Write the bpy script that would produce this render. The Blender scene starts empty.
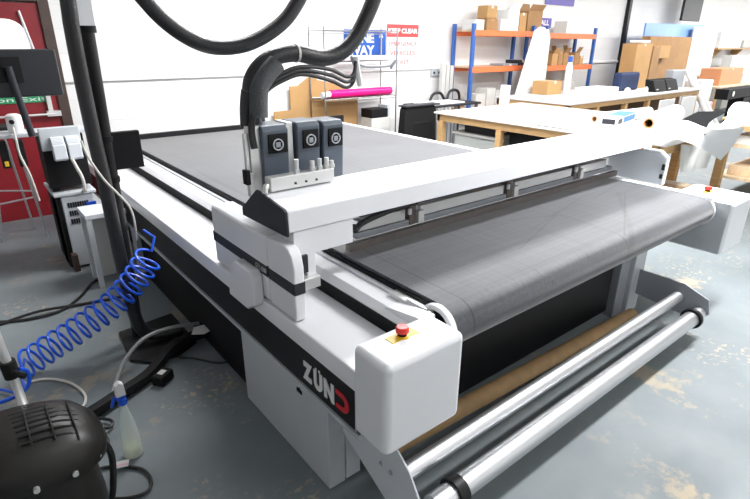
import bpy, bmesh, math, random
from mathutils import Vector, Matrix
random.seed(4)
scene = bpy.context.scene
COL = scene.collection
PI = math.pi

# ------------------------------------------------------------------ materials
MATS = {}
def mat(name, color, rough=0.5, metal=0.0, var=0.0, vscale=8.0, bump=0.0, bscale=60.0, spec=0.5, stretch=None, alpha=None, trans=None, coat=0.0):
    if name in MATS: return MATS[name]
    m = bpy.data.materials.new(name); m.use_nodes = True
    nt = m.node_tree; b = nt.nodes['Principled BSDF']
    b.inputs['Base Color'].default_value = (*color, 1)
    b.inputs['Roughness'].default_value = rough
    b.inputs['Metallic'].default_value = metal
    b.inputs['Specular IOR Level'].default_value = spec
    if coat: b.inputs['Coat Weight'].default_value = coat
    if trans: b.inputs['Transmission Weight'].default_value = trans
    if alpha is not None: b.inputs['Alpha'].default_value = alpha
    tc = nt.nodes.new('ShaderNodeTexCoord'); mp = nt.nodes.new('ShaderNodeMapping')
    nt.links.new(tc.outputs['Object'], mp.inputs['Vector'])
    if stretch: mp.inputs['Scale'].default_value = stretch
    nz = nt.nodes.new('ShaderNodeTexNoise'); nz.inputs['Scale'].default_value = vscale; nz.inputs['Detail'].default_value = 4
    nt.links.new(mp.outputs['Vector'], nz.inputs['Vector'])
    if var > 0:
        mr = nt.nodes.new('ShaderNodeMapRange')
        mr.inputs['From Min'].default_value = .3; mr.inputs['From Max'].default_value = .7
        mr.inputs['To Min'].default_value = 1 - var; mr.inputs['To Max'].default_value = 1 + var
        nt.links.new(nz.outputs['Fac'], mr.inputs['Value'])
        mx = nt.nodes.new('ShaderNodeVectorMath'); mx.operation = 'SCALE'
        mx.inputs[0].default_value = color
        nt.links.new(mr.outputs['Result'], mx.inputs['Scale'])
        nt.links.new(mx.outputs['Vector'], b.inputs['Base Color'])
    if bump > 0:
        n2 = nt.nodes.new('ShaderNodeTexNoise'); n2.inputs['Scale'].default_value = bscale
        nt.links.new(mp.outputs['Vector'], n2.inputs['Vector'])
        bp = nt.nodes.new('ShaderNodeBump'); bp.inputs['Strength'].default_value = bump; bp.inputs['Distance'].default_value = .01
        nt.links.new(n2.outputs['Fac'], bp.inputs['Height']); nt.links.new(bp.outputs['Normal'], b.inputs['Normal'])
    MATS[name] = m; return m

white = mat('white_lacquer', (.80,.81,.84), .32, var=.015, vscale=3, coat=.2)
white2 = mat('light_grey_lacquer', (.62,.65,.69), .38, var=.02, vscale=3)
greypl = mat('pale_grey_plastic', (.50,.53,.56), .45, var=.02)
grey = mat('mid_grey_steel', (.30,.32,.35), .45, var=.04)
stripe = mat('charcoal_stripe', (.025,.027,.034), .5, spec=.3)
satin = mat('satin_roller_metal', (.66,.67,.69), .40, 1.0)
black = mat('black_satin', (.009,.009,.010), .45, var=.1, spec=.3)
blackm = mat('black_matt', (.006,.006,.007), .7, var=.1, spec=.25)
rubber = mat('black_rubber', (.015,.015,.017), .38, bump=.25, bscale=90)
slate = mat('slate_grey_plastic', (.085,.105,.135), .42, var=.03)
steel = mat('brushed_steel', (.66,.67,.69), .42, 1.0, var=.05, vscale=40)
chrome = mat('chrome_wire', (.42,.42,.44), .25, 1.0)
alu = mat('pale_aluminium', (.74,.74,.73), .35, .6, var=.03)
brownrail = mat('bronze_grey_rail', (.16,.14,.13), .5, .3, var=.1, vscale=20)
red = mat('red_plastic', (.75,.03,.02), .35)
redlogo = mat('red_logo', (.65,.02,.03), .4)
yellow = mat('yellow_plastic', (.85,.55,.03), .4)
logow = mat('white_print', (.8,.8,.8), .5)
doorred = mat('dark_red_paint', (.22,.008,.014), .45, var=.08)
frameb = mat('dark_brown_wood', (.055,.032,.025), .55, var=.2, vscale=12)
green = mat('green_print', (.02,.30,.12), .5)
pine = mat('pale_pine_wood', (.58,.36,.16), .6, var=.14, vscale=9, stretch=(1,1,6), bump=.1)
ply = mat('light_plywood', (.66,.50,.33), .6, var=.12, vscale=7, stretch=(1,5,1))
tabw = mat('white_laminate', (.72,.71,.69), .35, var=.02)
card = mat('brown_cardboard', (.34,.19,.08), .8, var=.08, vscale=5)
card2 = mat('tan_cardboard', (.46,.27,.11), .8, var=.06, vscale=5)
tubec = mat('kraft_tube', (.40,.25,.115), .6, var=.15, vscale=14)
orange = mat('orange_beam_paint', (.78,.18,.06), .5, var=.05)
bluep = mat('blue_upright_paint', (.03,.11,.38), .45, var=.05)
hose_blue = mat('blue_air_hose', (.008,.085,.60), .3)
magenta = mat('magenta_film', (.80,.01,.20), .25)
paper = mat('white_paper', (.76,.76,.76), .5, var=.015)
papersh = mat('off_white_paper', (.62,.62,.60), .6, var=.03)
signblue = mat('sign_blue', (.02,.10,.45), .45)
signred = mat('sign_red', (.80,.08,.08), .5)
signpur = mat('sign_purple', (.12,.09,.42), .45)
pinklab = mat('pale_pink_label', (.86,.50,.55), .6)
lightblue = mat('pale_blue_board', (.22,.38,.72), .5, var=.05)
navy = mat('navy_fabric', (.015,.03,.09), .8, var=.2)
boxblue = mat('blue_carton_print', (.015,.13,.36), .5)
clearp = mat('clear_crate_plastic', (.70,.74,.72), .4, alpha=.75)
bottlem = mat('clear_bottle_plastic', (.80,.88,.84), .15, alpha=.45)
liquid = mat('pale_liquid', (.70,.74,.50), .3, alpha=.6)
cablebk = mat('black_cable', (.012,.012,.013), .5)
cablegy = mat('grey_cable', (.33,.34,.34), .5)
cablewh = mat('white_cable', (.62,.60,.56), .5)
glassw = mat('frosted_glass', (.80,.81,.83), .25)
glassw.node_tree.nodes['Principled BSDF'].inputs['Emission Color'].default_value = (1,1,1,1); glassw.node_tree.nodes['Principled BSDF'].inputs['Emission Strength'].default_value = .35  # emission stands in for daylight behind the door pane
dust = mat('dusty_black_housing', (.013,.0115,.0105), .40, var=.3, vscale=7, spec=.4)
screen = mat('dark_screen', (.02,.022,.026), .3)
chartex = mat('charcoal_vinyl_sheet', (.014,.015,.016), .9, spec=.04, bump=.15, bscale=12)

def floor_material():
    m = bpy.data.materials.new('painted_concrete'); m.use_nodes = True
    nt = m.node_tree; b = nt.nodes['Principled BSDF']; L = nt.links.new
    tc = nt.nodes.new('ShaderNodeTexCoord')
    def noise(s, d=5, r=.6):
        n = nt.nodes.new('ShaderNodeTexNoise'); n.inputs['Scale'].default_value = s; n.inputs['Detail'].default_value = d
        n.inputs['Roughness'].default_value = r; L(tc.outputs['Object'], n.inputs['Vector']); return n
    def ramp(n, p):
        r = nt.nodes.new('ShaderNodeValToRGB'); L(n.outputs['Fac'], r.inputs['Fac'])
        r.color_ramp.elements[0].position = p[0][0]; r.color_ramp.elements[0].color = p[0][1]
        r.color_ramp.elements[1].position = p[1][0]; r.color_ramp.elements[1].color = p[1][1]; return r
    base = ramp(noise(1.3), ((.3,(.150,.176,.188,1)),(.7,(.210,.240,.254,1))))
    # worn-through tan patches
    w = ramp(noise(3.2, 9, .72), ((.56,(0,0,0,1)),(.63,(1,1,1,1))))
    w2 = ramp(noise(.55, 2), ((.45,(0,0,0,1)),(.62,(1,1,1,1))))
    mul = nt.nodes.new('ShaderNodeMath'); mul.operation = 'MULTIPLY'; L(w.outputs['Color'], mul.inputs[0]); L(w2.outputs['Color'], mul.inputs[1])
    mx = nt.nodes.new('ShaderNodeMix'); mx.data_type = 'RGBA'; L(mul.outputs[0], mx.inputs['Factor'])
    L(base.outputs['Color'], mx.inputs['A']); mx.inputs['B'].default_value = (.42,.34,.23,1)
    # flaked tan debris in clusters
    sp0 = ramp(noise(30, 4, .65), ((.56,(0,0,0,1)),(.60,(.75,.75,.75,1)))); cl = ramp(noise(1.9, 2), ((.56,(.0,.0,.0,1)),(.66,(1,1,1,1)))); spn = nt.nodes.new('ShaderNodeMath'); spn.operation = 'MULTIPLY'; L(sp0.outputs['Color'], spn.inputs[0]); L(cl.outputs['Color'], spn.inputs[1])
    mx2 = nt.nodes.new('ShaderNodeMix'); mx2.data_type = 'RGBA'; L(spn.outputs[0], mx2.inputs['Factor'])
    L(mx.outputs['Result'], mx2.inputs['A']); mx2.inputs['B'].default_value = (.46,.38,.27,1)
    L(mx2.outputs['Result'], b.inputs['Base Color'])
    rr = ramp(noise(2.5), ((.3,(.45,.45,.45,1)),(.7,(.68,.68,.68,1)))); L(rr.outputs['Color'], b.inputs['Roughness'])
    return m

def block_material():
    m = bpy.data.materials.new('white_painted_blockwork'); m.use_nodes = True
    nt = m.node_tree; b = nt.nodes['Principled BSDF']; L = nt.links.new
    tc = nt.nodes.new('ShaderNodeTexCoord'); mp = nt.nodes.new('ShaderNodeMapping'); mp.inputs['Rotation'].default_value = (PI/2, 0, 0)
    L(tc.outputs['Object'], mp.inputs['Vector'])
    br = nt.nodes.new('ShaderNodeTexBrick'); L(mp.outputs['Vector'], br.inputs['Vector'])
    br.inputs['Scale'].default_value = 1; br.inputs['Brick Width'].default_value = .45; br.inputs['Row Height'].default_value = .225
    br.inputs['Mortar Size'].default_value = .006; br.inputs['Mortar Smooth'].default_value = .6
    br.inputs['Color1'].default_value = (.80,.795,.79,1); br.inputs['Color2'].default_value = (.83,.825,.82,1); br.inputs['Mortar'].default_value = (.76,.755,.75,1)
    L(br.outputs['Color'], b.inputs['Base Color']); b.inputs['Roughness'].default_value = .6
    bp = nt.nodes.new('ShaderNodeBump'); bp.inputs['Strength'].default_value = .35; bp.inputs['Distance'].default_value = .004; bp.invert = True
    L(br.outputs['Fac'], bp.inputs['Height']); L(bp.outputs['Normal'], b.inputs['Normal'])
    return m

def belt_material():
    m = bpy.data.materials.new('grey_felt_belt'); m.use_nodes = True
    nt = m.node_tree; b = nt.nodes['Principled BSDF']; L = nt.links.new
    tc = nt.nodes.new('ShaderNodeTexCoord')
    def tex(sc, rot=0, s=1., d=4):
        mp = nt.nodes.new('ShaderNodeMapping'); mp.inputs['Scale'].default_value = sc; mp.inputs['Rotation'].default_value = (0,0,rot); L(tc.outputs['Object'], mp.inputs['Vector'])
        n = nt.nodes.new('ShaderNodeTexNoise'); n.inputs['Scale'].default_value = s; n.inputs['Detail'].default_value = d; L(mp.outputs['Vector'], n.inputs['Vector']); return n
    def mr(n, a, c, x, y):
        r = nt.nodes.new('ShaderNodeMapRange'); r.inputs['From Min'].default_value = a; r.inputs['From Max'].default_value = c
        r.inputs['To Min'].default_value = x; r.inputs['To Max'].default_value = y; L(n.outputs['Fac'], r.inputs['Value']); return r
    fac = mr(tex((1.2,1,1), 0, 2.2), .3, .7, .86, 1.14)
    outs = [fac]
    outs.append(mr(tex((.9,45,45), 0, 1.2, 3), .32, .7, .76, 1.16))   # weave streaks along x
    outs.append(mr(tex((45,.9,45), 0, 1.2, 3), .32, .7, .82, 1.12))   # and along y
    outs.append(mr(tex((1,1,1), 0, 160, 2), .3, .7, .82, 1.18))
    outs.append(mr(tex((.35,22,22), .03, 1.7, 1), .70, .74, 1, .70))   # cut scores
    outs.append(mr(tex((22,.3,22), .06, 1.9, 1), .70, .735, 1, .62))
    prev = outs[0].outputs['Result']
    for o in outs[1:]:
        mm = nt.nodes.new('ShaderNodeMath'); mm.operation = 'MULTIPLY'; L(prev, mm.inputs[0]); L(o.outputs['Result'], mm.inputs[1]); prev = mm.outputs[0]
    def lin(op, *ins):
        n = nt.nodes.new('ShaderNodeMath'); n.operation = op
        for i, q in enumerate(ins):
            if isinstance(q, (int, float)): n.inputs[i].default_value = q
            else: L(q, n.inputs[i])
        return n.outputs[0]
    def dot(vec):
        n = nt.nodes.new('ShaderNodeVectorMath'); n.operation = 'DOT_PRODUCT'; L(tc.outputs['Object'], n.inputs[0]); n.inputs[1].default_value = vec; return n.outputs['Value']
    # knife scores cut into the felt (x0, y0, x1, y1, half width, darkness), in machine coordinates
    for x0, y0, x1, y1, w_, dk_ in ((1.36,1.95,1.345,1.05,.003,.5),(2.60,1.80,2.545,1.30,.0025,.55),(2.549,1.52,1.93,1.32,.0025,.6),(2.549,1.502,2.49,.9,.005,.72),
            (2.25,1.62,2.549,1.502,.003,.6),(3.285,1.50,2.532,1.12,.003,.6),(3.285,1.55,2.45,1.02,.010,.80),(3.249,1.569,3.29,1.10,.003,.6),(3.35,1.62,3.0,1.56,.003,.6),(1.834,1.75,1.80,1.1,.0025,.7),
            (2.2,1.45,2.95,1.62,.003,.7),(1.5,1.16,3.4,1.19,.002,.75),(1.5,4.3,3.3,4.34,.004,.8),(2.1,5.2,2.2,2.4,.004,.8),(2.9,5.2,2.8,2.3,.004,.8)):
        p = Vector((x0-2.4, y0-3.2, 0)); q = Vector((x1-2.4, y1-3.2, 0)); d = (q-p); ln = d.length; d.normalize(); n_ = Vector((-d.y, d.x, 0))
        dist = lin('ABSOLUTE', lin('SUBTRACT', dot(n_), n_.dot(p)))
        t_ = lin('ABSOLUTE', lin('SUBTRACT', dot(d), d.dot(p) + ln/2))
        on_ = lin('MULTIPLY', lin('LESS_THAN', dist, w_*1.35), lin('LESS_THAN', t_, ln/2))
        prev = lin('MULTIPLY', prev, lin('SUBTRACT', 1.0, lin('MULTIPLY', on_, (1-dk_)*1.5)))
    v = nt.nodes.new('ShaderNodeVectorMath'); v.operation = 'SCALE'; v.inputs[0].default_value = (.054,.059,.070); L(prev, v.inputs['Scale'])
    L(v.outputs['Vector'], b.inputs['Base Color']); b.inputs['Roughness'].default_value = .62
    b.inputs['Specular IOR Level'].default_value = .4
    b.inputs['Sheen Weight'].default_value = .5; b.inputs['Sheen Roughness'].default_value = .45; b.inputs['Sheen Tint'].default_value = (1,.98,.96,1)
    return m
FLOORM, BLOCKM, BELTM = floor_material(), block_material(), belt_material()

# ------------------------------------------------------------------ geometry helpers
class MB:
    def __init__(s): s.bm = bmesh.new()
    def box(s, x0, x1, y0, y1, z0, z1, M=None):
        vs = [s.bm.verts.new((x, y, z)) for x in (x0, x1) for y in (y0, y1) for z in (z0, z1)]
        if M is not None:
            for v in vs: v.co = M @ v.co
        for f in ((0,1,3,2),(4,6,7,5),(0,4,5,1),(2,3,7,6),(0,2,6,4),(1,5,7,3)): s.bm.faces.new([vs[i] for i in f])
        return s
    def prism(s, pts, ax, a, b, M=None):
        """polygon pts (two coords) extruded along axis ax from a to b"""
        def mk(p, t):
            c = [0,0,0]; o = [i for i in range(3) if i != ax]
            c[o[0]], c[o[1]], c[ax] = p[0], p[1], t
            v = Vector(c); return s.bm.verts.new(M @ v if M is not None else v)
        A = [mk(p, a) for p in pts]; B = [mk(p, b) for p in pts]; n = len(pts)
        s.bm.faces.new(A); s.bm.faces.new(B[::-1])
        for i in range(n): s.bm.faces.new([A[i], B[i], B[(i+1)%n], A[(i+1)%n]])
        return s
    def cyl(s, p0, p1, r, seg=24, r1=None, caps=True):
        p0, p1 = Vector(p0), Vector(p1); d = (p1-p0).normalized()
        u = d.orthogonal().normalized(); w = d.cross(u); r1 = r if r1 is None else r1
        A = [s.bm.verts.new(p0 + (u*math.cos(2*PI*i/seg) + w*math.sin(2*PI*i/seg))*r) for i in range(seg)]
        B = [s.bm.verts.new(p1 + (u*math.cos(2*PI*i/seg) + w*math.sin(2*PI*i/seg))*r1) for i in range(seg)]
        for i in range(seg): s.bm.faces.new([A[i], A[(i+1)%seg], B[(i+1)%seg], B[i]])
        if caps: s.bm.faces.new(A[::-1]); s.bm.faces.new(B)
        return s
    def pipe(s, p0, p1, r, ri, seg=24):
        p0, p1 = Vector(p0), Vector(p1); d = (p1-p0).normalized(); u = d.orthogonal().normalized(); w = d.cross(u)
        R = [[s.bm.verts.new(p + (u*math.cos(2*PI*i/seg) + w*math.sin(2*PI*i/seg))*q) for i in range(seg)] for p, q in ((p0,r),(p1,r),(p1,ri),(p0,ri))]
        for k in range(4):
            A, B = R[k], R[(k+1)%4]
            for i in range(seg): s.bm.faces.new([A[i], A[(i+1)%seg], B[(i+1)%seg], B[i]])
        return s
    def tube(s, pts, r, seg=10, smooth=6, closed=False):
        P = [Vector(p) for p in pts]
        if smooth > 1 and len(P) > 2:
            Q = []
            for i in range(len(P)-1):
                a, b, c, d = P[max(i-1,0)], P[i], P[i+1], P[min(i+2,len(P)-1)]
                for k in range(smooth):
                    t = k/smooth
                    Q.append(.5*((2*b) + (c-a)*t + (2*a-5*b+4*c-d)*t*t + (3*b-a-3*c+d)*t**3))
            Q.append(P[-1]); P = Q
        rings = []; u = None
        for i, p in enumerate(P):
            d = (P[min(i+1,len(P)-1)] - P[max(i-1,0)]).normalized()
            if u is None: u = d.orthogonal().normalized()
            else: u = (u - d*u.dot(d)).normalized()
            w = d.cross(u)
            rings.append([s.bm.verts.new(p + (u*math.cos(2*PI*k/seg) + w*math.sin(2*PI*k/seg))*r) for k in range(seg)])
        for A, B in zip(rings, rings[1:]):
            for k in range(seg): s.bm.faces.new([A[k], A[(k+1)%seg], B[(k+1)%seg], B[k]])
        s.bm.faces.new(rings[0][::-1]); s.bm.faces.new(rings[-1]); return s
    def lathe(s, prof, c, seg=28, ax=Vector((0,0,1)), sq=1.0):
        u = ax.orthogonal().normalized() if abs(ax.z) < .99 else Vector((1,0,0)); w = ax.cross(u); c = Vector(c)
        rings = []
        for r, h in prof:
            rings.append([s.bm.verts.new(c + ax*h + (u*math.cos(2*PI*k/seg) + w*math.sin(2*PI*k/seg)*sq)*max(r,.0004)) for k in range(seg)])
        for A, B in zip(rings, rings[1:]):
            for k in range(seg): s.bm.faces.new([A[k], A[(k+1)%seg], B[(k+1)%seg], B[k]])
        s.bm.faces.new(rings[0][::-1]); s.bm.faces.new(rings[-1]); return s
    def grid(s, f, nu, nv, th=0.0):
        """surface f(u,v)->Vector with thickness th downwards"""
        top = [[s.bm.verts.new(f(i/nu, j/nv)) for j in range(nv+1)] for i in range(nu+1)]
        bot = [[s.bm.verts.new(Vector(f(i/nu, j/nv)) - Vector((0,0,th))) for j in range(nv+1)] for i in range(nu+1)]
        for i in range(nu):
            for j in range(nv):
                s.bm.faces.new([top[i][j], top[i+1][j], top[i+1][j+1], top[i][j+1]])
                s.bm.faces.new([bot[i][j], bot[i][j+1], bot[i+1][j+1], bot[i+1][j]])
        for i in range(nu):
            s.bm.faces.new([top[i][0], bot[i][0], bot[i+1][0], top[i+1][0]])
            s.bm.faces.new([top[i][nv], top[i+1][nv], bot[i+1][nv], bot[i][nv]])
        for j in range(nv):
            s.bm.faces.new([top[0][j], top[0][j+1], bot[0][j+1], bot[0][j]])
            s.bm.faces.new([top[nu][j], bot[nu][j], bot[nu][j+1], top[nu][j+1]])
        return s
    def build(s, name, m, parent=None, bevel=0, smooth=False, seg=3, ang=40, origin=None, solid=0):
        bmesh.ops.recalc_face_normals(s.bm, faces=s.bm.faces)
        if parent is not None: off = WORLD[parent]
        else:
            cs = [v.co for v in s.bm.verts]
            off = Vector(((min(c.x for c in cs)+max(c.x for c in cs))/2, (min(c.y for c in cs)+max(c.y for c in cs))/2, min(c.z for c in cs)))
        off = Vector(off)
        for v in s.bm.verts: v.co -= off
        me = bpy.data.meshes.new(name); s.bm.to_mesh(me); s.bm.free()
        o = bpy.data.objects.new(name, me); COL.objects.link(o); me.materials.append(m)
        if parent is not None: o.parent = parent
        else: o.location = off
        WORLD[o] = off
        if bevel:
            b = o.modifiers.new('bevel', 'BEVEL'); b.width = bevel; b.segments = seg; b.limit_method = 'ANGLE'; b.angle_limit = math.radians(35)
            b.harden_normals = True
        if smooth or bevel:
            for p in me.polygons: p.use_smooth = True
            if not (smooth == 'all'):
                me.set_sharp_from_angle(angle=math.radians(ang if not bevel else 60))
                if bevel: me.set_sharp_from_angle(angle=math.radians(180))
        return o
WORLD = {}
def tag(o, label, cat, group=None, kind=None):
    o['label'] = label; o['category'] = cat
    if group: o['group'] = group
    if kind: o['kind'] = kind
    return o
def thing(name, loc, label, cat, group=None):
    o = bpy.data.objects.new(name, None); COL.objects.link(o); o.location = loc; o.empty_display_size = .1
    WORLD[o] = Vector(loc); return tag(o, label, cat, group)
def struct(o): o['kind'] = 'structure'; return o
def text(name, body, size, origin, xdir, ydir, m, parent, bold=.0, depth=.002, width=None, align='LEFT'):
    cu = bpy.data.curves.new(name, 'FONT'); cu.body = body; cu.size = size; cu.offset = bold; cu.extrude = depth/2; cu.align_x = align
    t = bpy.data.objects.new(name+'_t', cu); COL.objects.link(t)
    bpy.context.view_layer.update()
    me = bpy.data.meshes.new_from_object(t.evaluated_get(bpy.context.evaluated_depsgraph_get()))
    bpy.data.objects.remove(t); me.name = name
    x, y = Vector(xdir).normalized(), Vector(ydir).normalized(); z = x.cross(y)
    w = max(v.co.x for v in me.vertices) - min(v.co.x for v in me.vertices)
    k = width/w if width else 1
    off = WORLD[parent]
    for v in me.vertices: v.co = Vector(origin) + x*v.co.x*k + y*v.co.y + z*v.co.z - off
    me.materials.clear(); me.materials.append(m)
    o = bpy.data.objects.new(name, me); COL.objects.link(o); o.parent = parent; WORLD[o] = off; return o
def copy_tree(o, delta, parent=None):
    c = o.copy(); COL.objects.link(c)
    if parent is None: c.location = Vector(o.location) + Vector(delta); WORLD[c] = WORLD[o] + Vector(delta)
    else: c.parent = parent; WORLD[c] = WORLD[parent]
    for ch in [q for q in COL.objects if q.parent == o]: copy_tree(ch, delta, c)
    return c

# ------------------------------------------------------------------ room
struct(MB().box(-3, 24, -3, 6.3, -.1, 0).build('floor', FLOORM))
struct(MB().box(-3, 24, 6.2, 6.4, 0, 3.3).build('wall_back', BLOCKM))
struct(MB().box(-3.2, -3, -3, 6.4, 0, 3.3).build('wall_left', BLOCKM))
struct(MB().box(24, 24.2, -3, 6.4, 0, 3.3).build('wall_right', BLOCKM))
struct(MB().box(-3.2, 24.2, -3.2, -3, 0, 3.3).build('wall_front', BLOCKM))
struct(MB().box(-3.2, 24.2, -3.2, 6.4, 3.3, 3.4).build('ceiling', mat('ceiling_white', (.8,.8,.8), .7)))
struct(MB().prism([(6.2,1.30),(6.165,1.305),(6.165,1.33),(6.2,1.365)], 0, .96, 11.94).build('trim_1', BLOCKM, bevel=.004))
struct(MB().box(11.95, 12.05, 6.12, 6.2, 0, 3.3).build('trim_2', black))
# door
door = MB().box(-.25, .86, 6.14, 6.2, 0, 2.02).build('door_1', doorred); struct(door)
def oval(x0, x1, z0, z1, rt, rb):
    pts = []
    for cx, cz, a0, r in ((x1-rt, z1-rt, 0, rt), (x0+rt, z1-rt, 90, rt), (x0+rb, z0+rb, 180, rb), (x1-rb, z0+rb, 270, rb)):
        for k in range(7):
            a = math.radians(a0 + 15*k); pts.append((cx + r*math.cos(a), cz + r*math.sin(a)))
    return pts
MB().prism(oval(.14, .735, 1.30, 1.88, .16, .05), 1, 6.125, 6.14).build('glass_panel', glassw, door, bevel=.004)
MB().prism(oval(.80, .97, 0, 0.1, .01, .01), 1, 6.139, 6.14).build('hinge_plate', frameb, door)
MB().box(-.2, .80, 6.128, 6.14, 1.135, 1.195).build('green_notice_strip', green, door)
sg = [c for c in COL.objects if c.name == 'green_notice_strip'][0]
text('notice_text', 'mbers on Exit', .055, (-.06, 6.126, 1.15), (1,0,0), (0,0,1), logow, sg, width=.82)
MB().cyl((-.2,6.08,1.02), (.82,6.08,1.02), .012).box(.74,.86,6.07,6.14,1.0,1.05).box(.76,.80,6.09,6.14,1.02,1.20).build('push_bar', alu, door, smooth=True)
MB().cyl((.70,6.11,1.95), (.80,6.11,1.30), .012, 10).build('door_closer_rod', steel, door, smooth=True)
fr = MB().box(.86, .955, 6.11, 6.2, 0, 2.16).box(-.37, .86, 6.11, 6.2, 2.03, 2.16).box(-.37, -.25, 6.11, 6.2, 0, 2.03).build('trim_3', frameb, bevel=.008); struct(fr)

# ------------------------------------------------------------------ the cutting machine
XL, XR = .85, 3.98
M0 = thing('digital_cutting_table', (2.4, 3.2, 0), 'large white and grey flatbed digital cutting machine with a felt conveyor belt', 'cutting machine')
def mir(x): return XL + XR - x
# side rails
MB().prism([(.85,.64),(.858,.672),(.875,.677),(1.10,.677),(1.10,.60),(.85,.60)], 1, 1.10, 5.42).build('side_rail', white, M0, bevel=.004)
MB().prism([(mir(.85),.64),(mir(.858),.672),(mir(.875),.677),(mir(1.10),.677),(mir(1.10),.60),(mir(.85),.60)], 1, 1.10, 5.42).build('side_rail', white, M0, bevel=.004)
MB().box(1.1005, 1.1065, 1.14, 5.42, .60, .732).build('guide_slot', blackm, M0)
MB().box(mir(1.1065), mir(1.1005), 1.14, 5.42, .60, .732).build('guide_slot', blackm, M0)
# bed plates between slot and belt
MB().prism([(1.107,.60),(1.107,.732),(1.14,.757),(1.215,.757),(1.215,.60)], 1, 1.16, 5.42).build('bed_edge_plate', white, M0, bevel=.002)
MB().prism([(mir(1.107),.60),(mir(1.107),.732),(mir(1.14),.757),(mir(1.215),.757),(mir(1.215),.60)], 1, 1.16, 5.42).build('bed_edge_plate', white, M0, bevel=.004)
MB().box(1.217, 1.238, 1.20, 5.40, .70, .768).build('bed_strip', white, M0, bevel=.002)
MB().box(1.2385, 1.252, 1.20, 5.40, .70, .785).build('bed_gap', blackm, M0)
MB().box(3.592, 3.655, 1.10, 5.42, .70, .806).build('bed_strip', white, M0, bevel=.006)
# dark side fascia with light trim
MB().box(.862, .90, 1.15, 5.40, .415, .612).build('side_fascia', black, M0, bevel=.003)
MB().box(mir(.90), mir(.862), 1.15, 5.40, .415, .612).build('side_fascia', black, M0, bevel=.003)
MB().box(.853, .95, 1.15, 5.40, .395, .413).build('lower_trim', greypl, M0, bevel=.003)
MB().box(mir(.95), mir(.853), 1.15, 5.40, .395, .413).build('lower_trim', greypl, M0, bevel=.003)
fas = [o for o in COL.objects if o.name == 'side_fascia'][0]
for i, (ch, y0, wd) in enumerate((('Z', 1.512, .066), ('U', 1.440, .060), ('N', 1.370, .066))):
    text('logo_letter', ch, .104, (.8605, y0, .457), (0,-1,0), (0,0,1), logow, fas, bold=.007, width=wd, depth=.003)
MB().box(.859,.8625,1.419,1.429,.537,.546).box(.859,.8625,1.396,1.406,.537,.546).build('logo_dots', logow, fas)
dl = MB(); pts = []
for k in range(13):
    a = math.radians(90 - 15*k); pts.append((1.250 - .040*math.cos(a), .492 + .040*math.sin(a)))
pts += [(1.292,.452),(1.292,.471),(1.262,.471)]
for k in range(9):
    a = math.radians(-75 + 18.75*k); pts.append((1.250 - .016*math.cos(a), .492 + .019*math.sin(a)))
pts += [(1.292,.512),(1.292,.532)]
dl.prism(pts, 0, .859, .8625); dl.build('logo_letter', redlogo, fas)
MB().box(.859, .8625, 1.165, 1.172, .42, .6).build('fascia_edge', greypl, M0)
# bed box, underside panels
MB().box(.95, mir(.95), 1.40, 5.38, .42, .64).build('bed_frame', grey, M0)
MB().box(1.26, 3.58, 1.40, 5.36, .64, .72).build('bed_core', grey, M0)
MB().box(1.03, 3.08, 1.385, 1.41, .06, .66).build('front_panel', black, M0, bevel=.004)
MB().box(1.0, 1.03, 2.2, 5.2, .02, .42).box(1.0, 3.6, 3.9, 3.95, .02, .42).build('inner_panel', blackm, M0)
# conveyor belt: flat top, rounded nose, return below
cy, cz, rr_ = 1.161, .711, .089
prof = [(5.40,.80)]
for k in range(0, 19):
    a = math.radians(90 + 10*k); prof.append((cy + rr_*math.cos(a), cz + rr_*math.sin(a)))
prof += [(1.6, .622), (1.6, .66), (5.40, .70)]
MB().prism(prof, 0, 1.253, 3.588).build('conveyor_belt', BELTM, M0, smooth=True, ang=50)
for x0, x1 in ((1.224,1.25),(3.590,3.616)):
    b = MB(); b.pipe((x0,cy,cz-.002),(x1,cy,cz-.002), .094, .072, 40); b.build('belt_end_ring', white, M0, bevel=.003)
    MB().cyl((x0+.008,cy,cz),(x1-.008,cy,cz), .071, 32).build('belt_end_hub', blackm if x0 < 2 else greypl, M0, smooth=True)
MB().box(1.20, 1.24, 1.18, 1.40, .757, .775).build('belt_tracker_plate', alu, M0, bevel=.003)
MB().cyl((1.208,1.19,.778),(1.208,1.30,.778), .007, 12).build('belt_tracker_rod', steel, M0, smooth=True)
MB().box(1.0, 3.85, 5.42, 5.46, .45, .845).build('rear_bar', black, M0, bevel=.004)
# corner covers
def cover(x0, x1, yb, side):
    m = MB()
    m.box(x0, x1, .985, yb, .435, .790)
    o = m.build('corner_cover', white, M0, bevel=.028, seg=5)
    return o
MB().prism([(1.14,.60),(1.14,.786),(1.17,.786),(1.34,.758),(1.34,.60)], 0, 1.13, 1.202).build('cover_fillet', white, M0, bevel=.004)
cover(.842, 1.195, 1.165, 0); cover(3.635, 3.985, 1.35, 1)
MB().box(3.63, 3.66, 1.0, 1.95, .45, .78).build('inner_side_plate', greypl, M0, bevel=.004)
# emergency button
def stop(x, y):
    MB().cyl((x,y,.790),(x,y,.7935), .026, 28).box(x-.058,x+.058,y-.020,y+.020,.7895,.7925).build('stop_button_plate', yellow, M0)
    MB().cyl((x,y,.793),(x,y,.803), .016, 20).build('stop_button_collar', blackm, M0, smooth=True)
    MB().lathe([(.017,0),(.023,.004),(.023,.018),(.019,.023),(0,.024)], (x,y,.803), 24).build('stop_button', red, M0, smooth=True)
stop(1.005, 1.10); stop(3.80, 1.20)
# small cable hole marks on rail tops
for x, y in ((.965,1.72),(.965,4.05),(.97,2.66)):
    MB().cyl((x,y,.676),(x,y,.6785), .012, 14).build('rail_screw_cap', greypl, M0)
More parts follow.
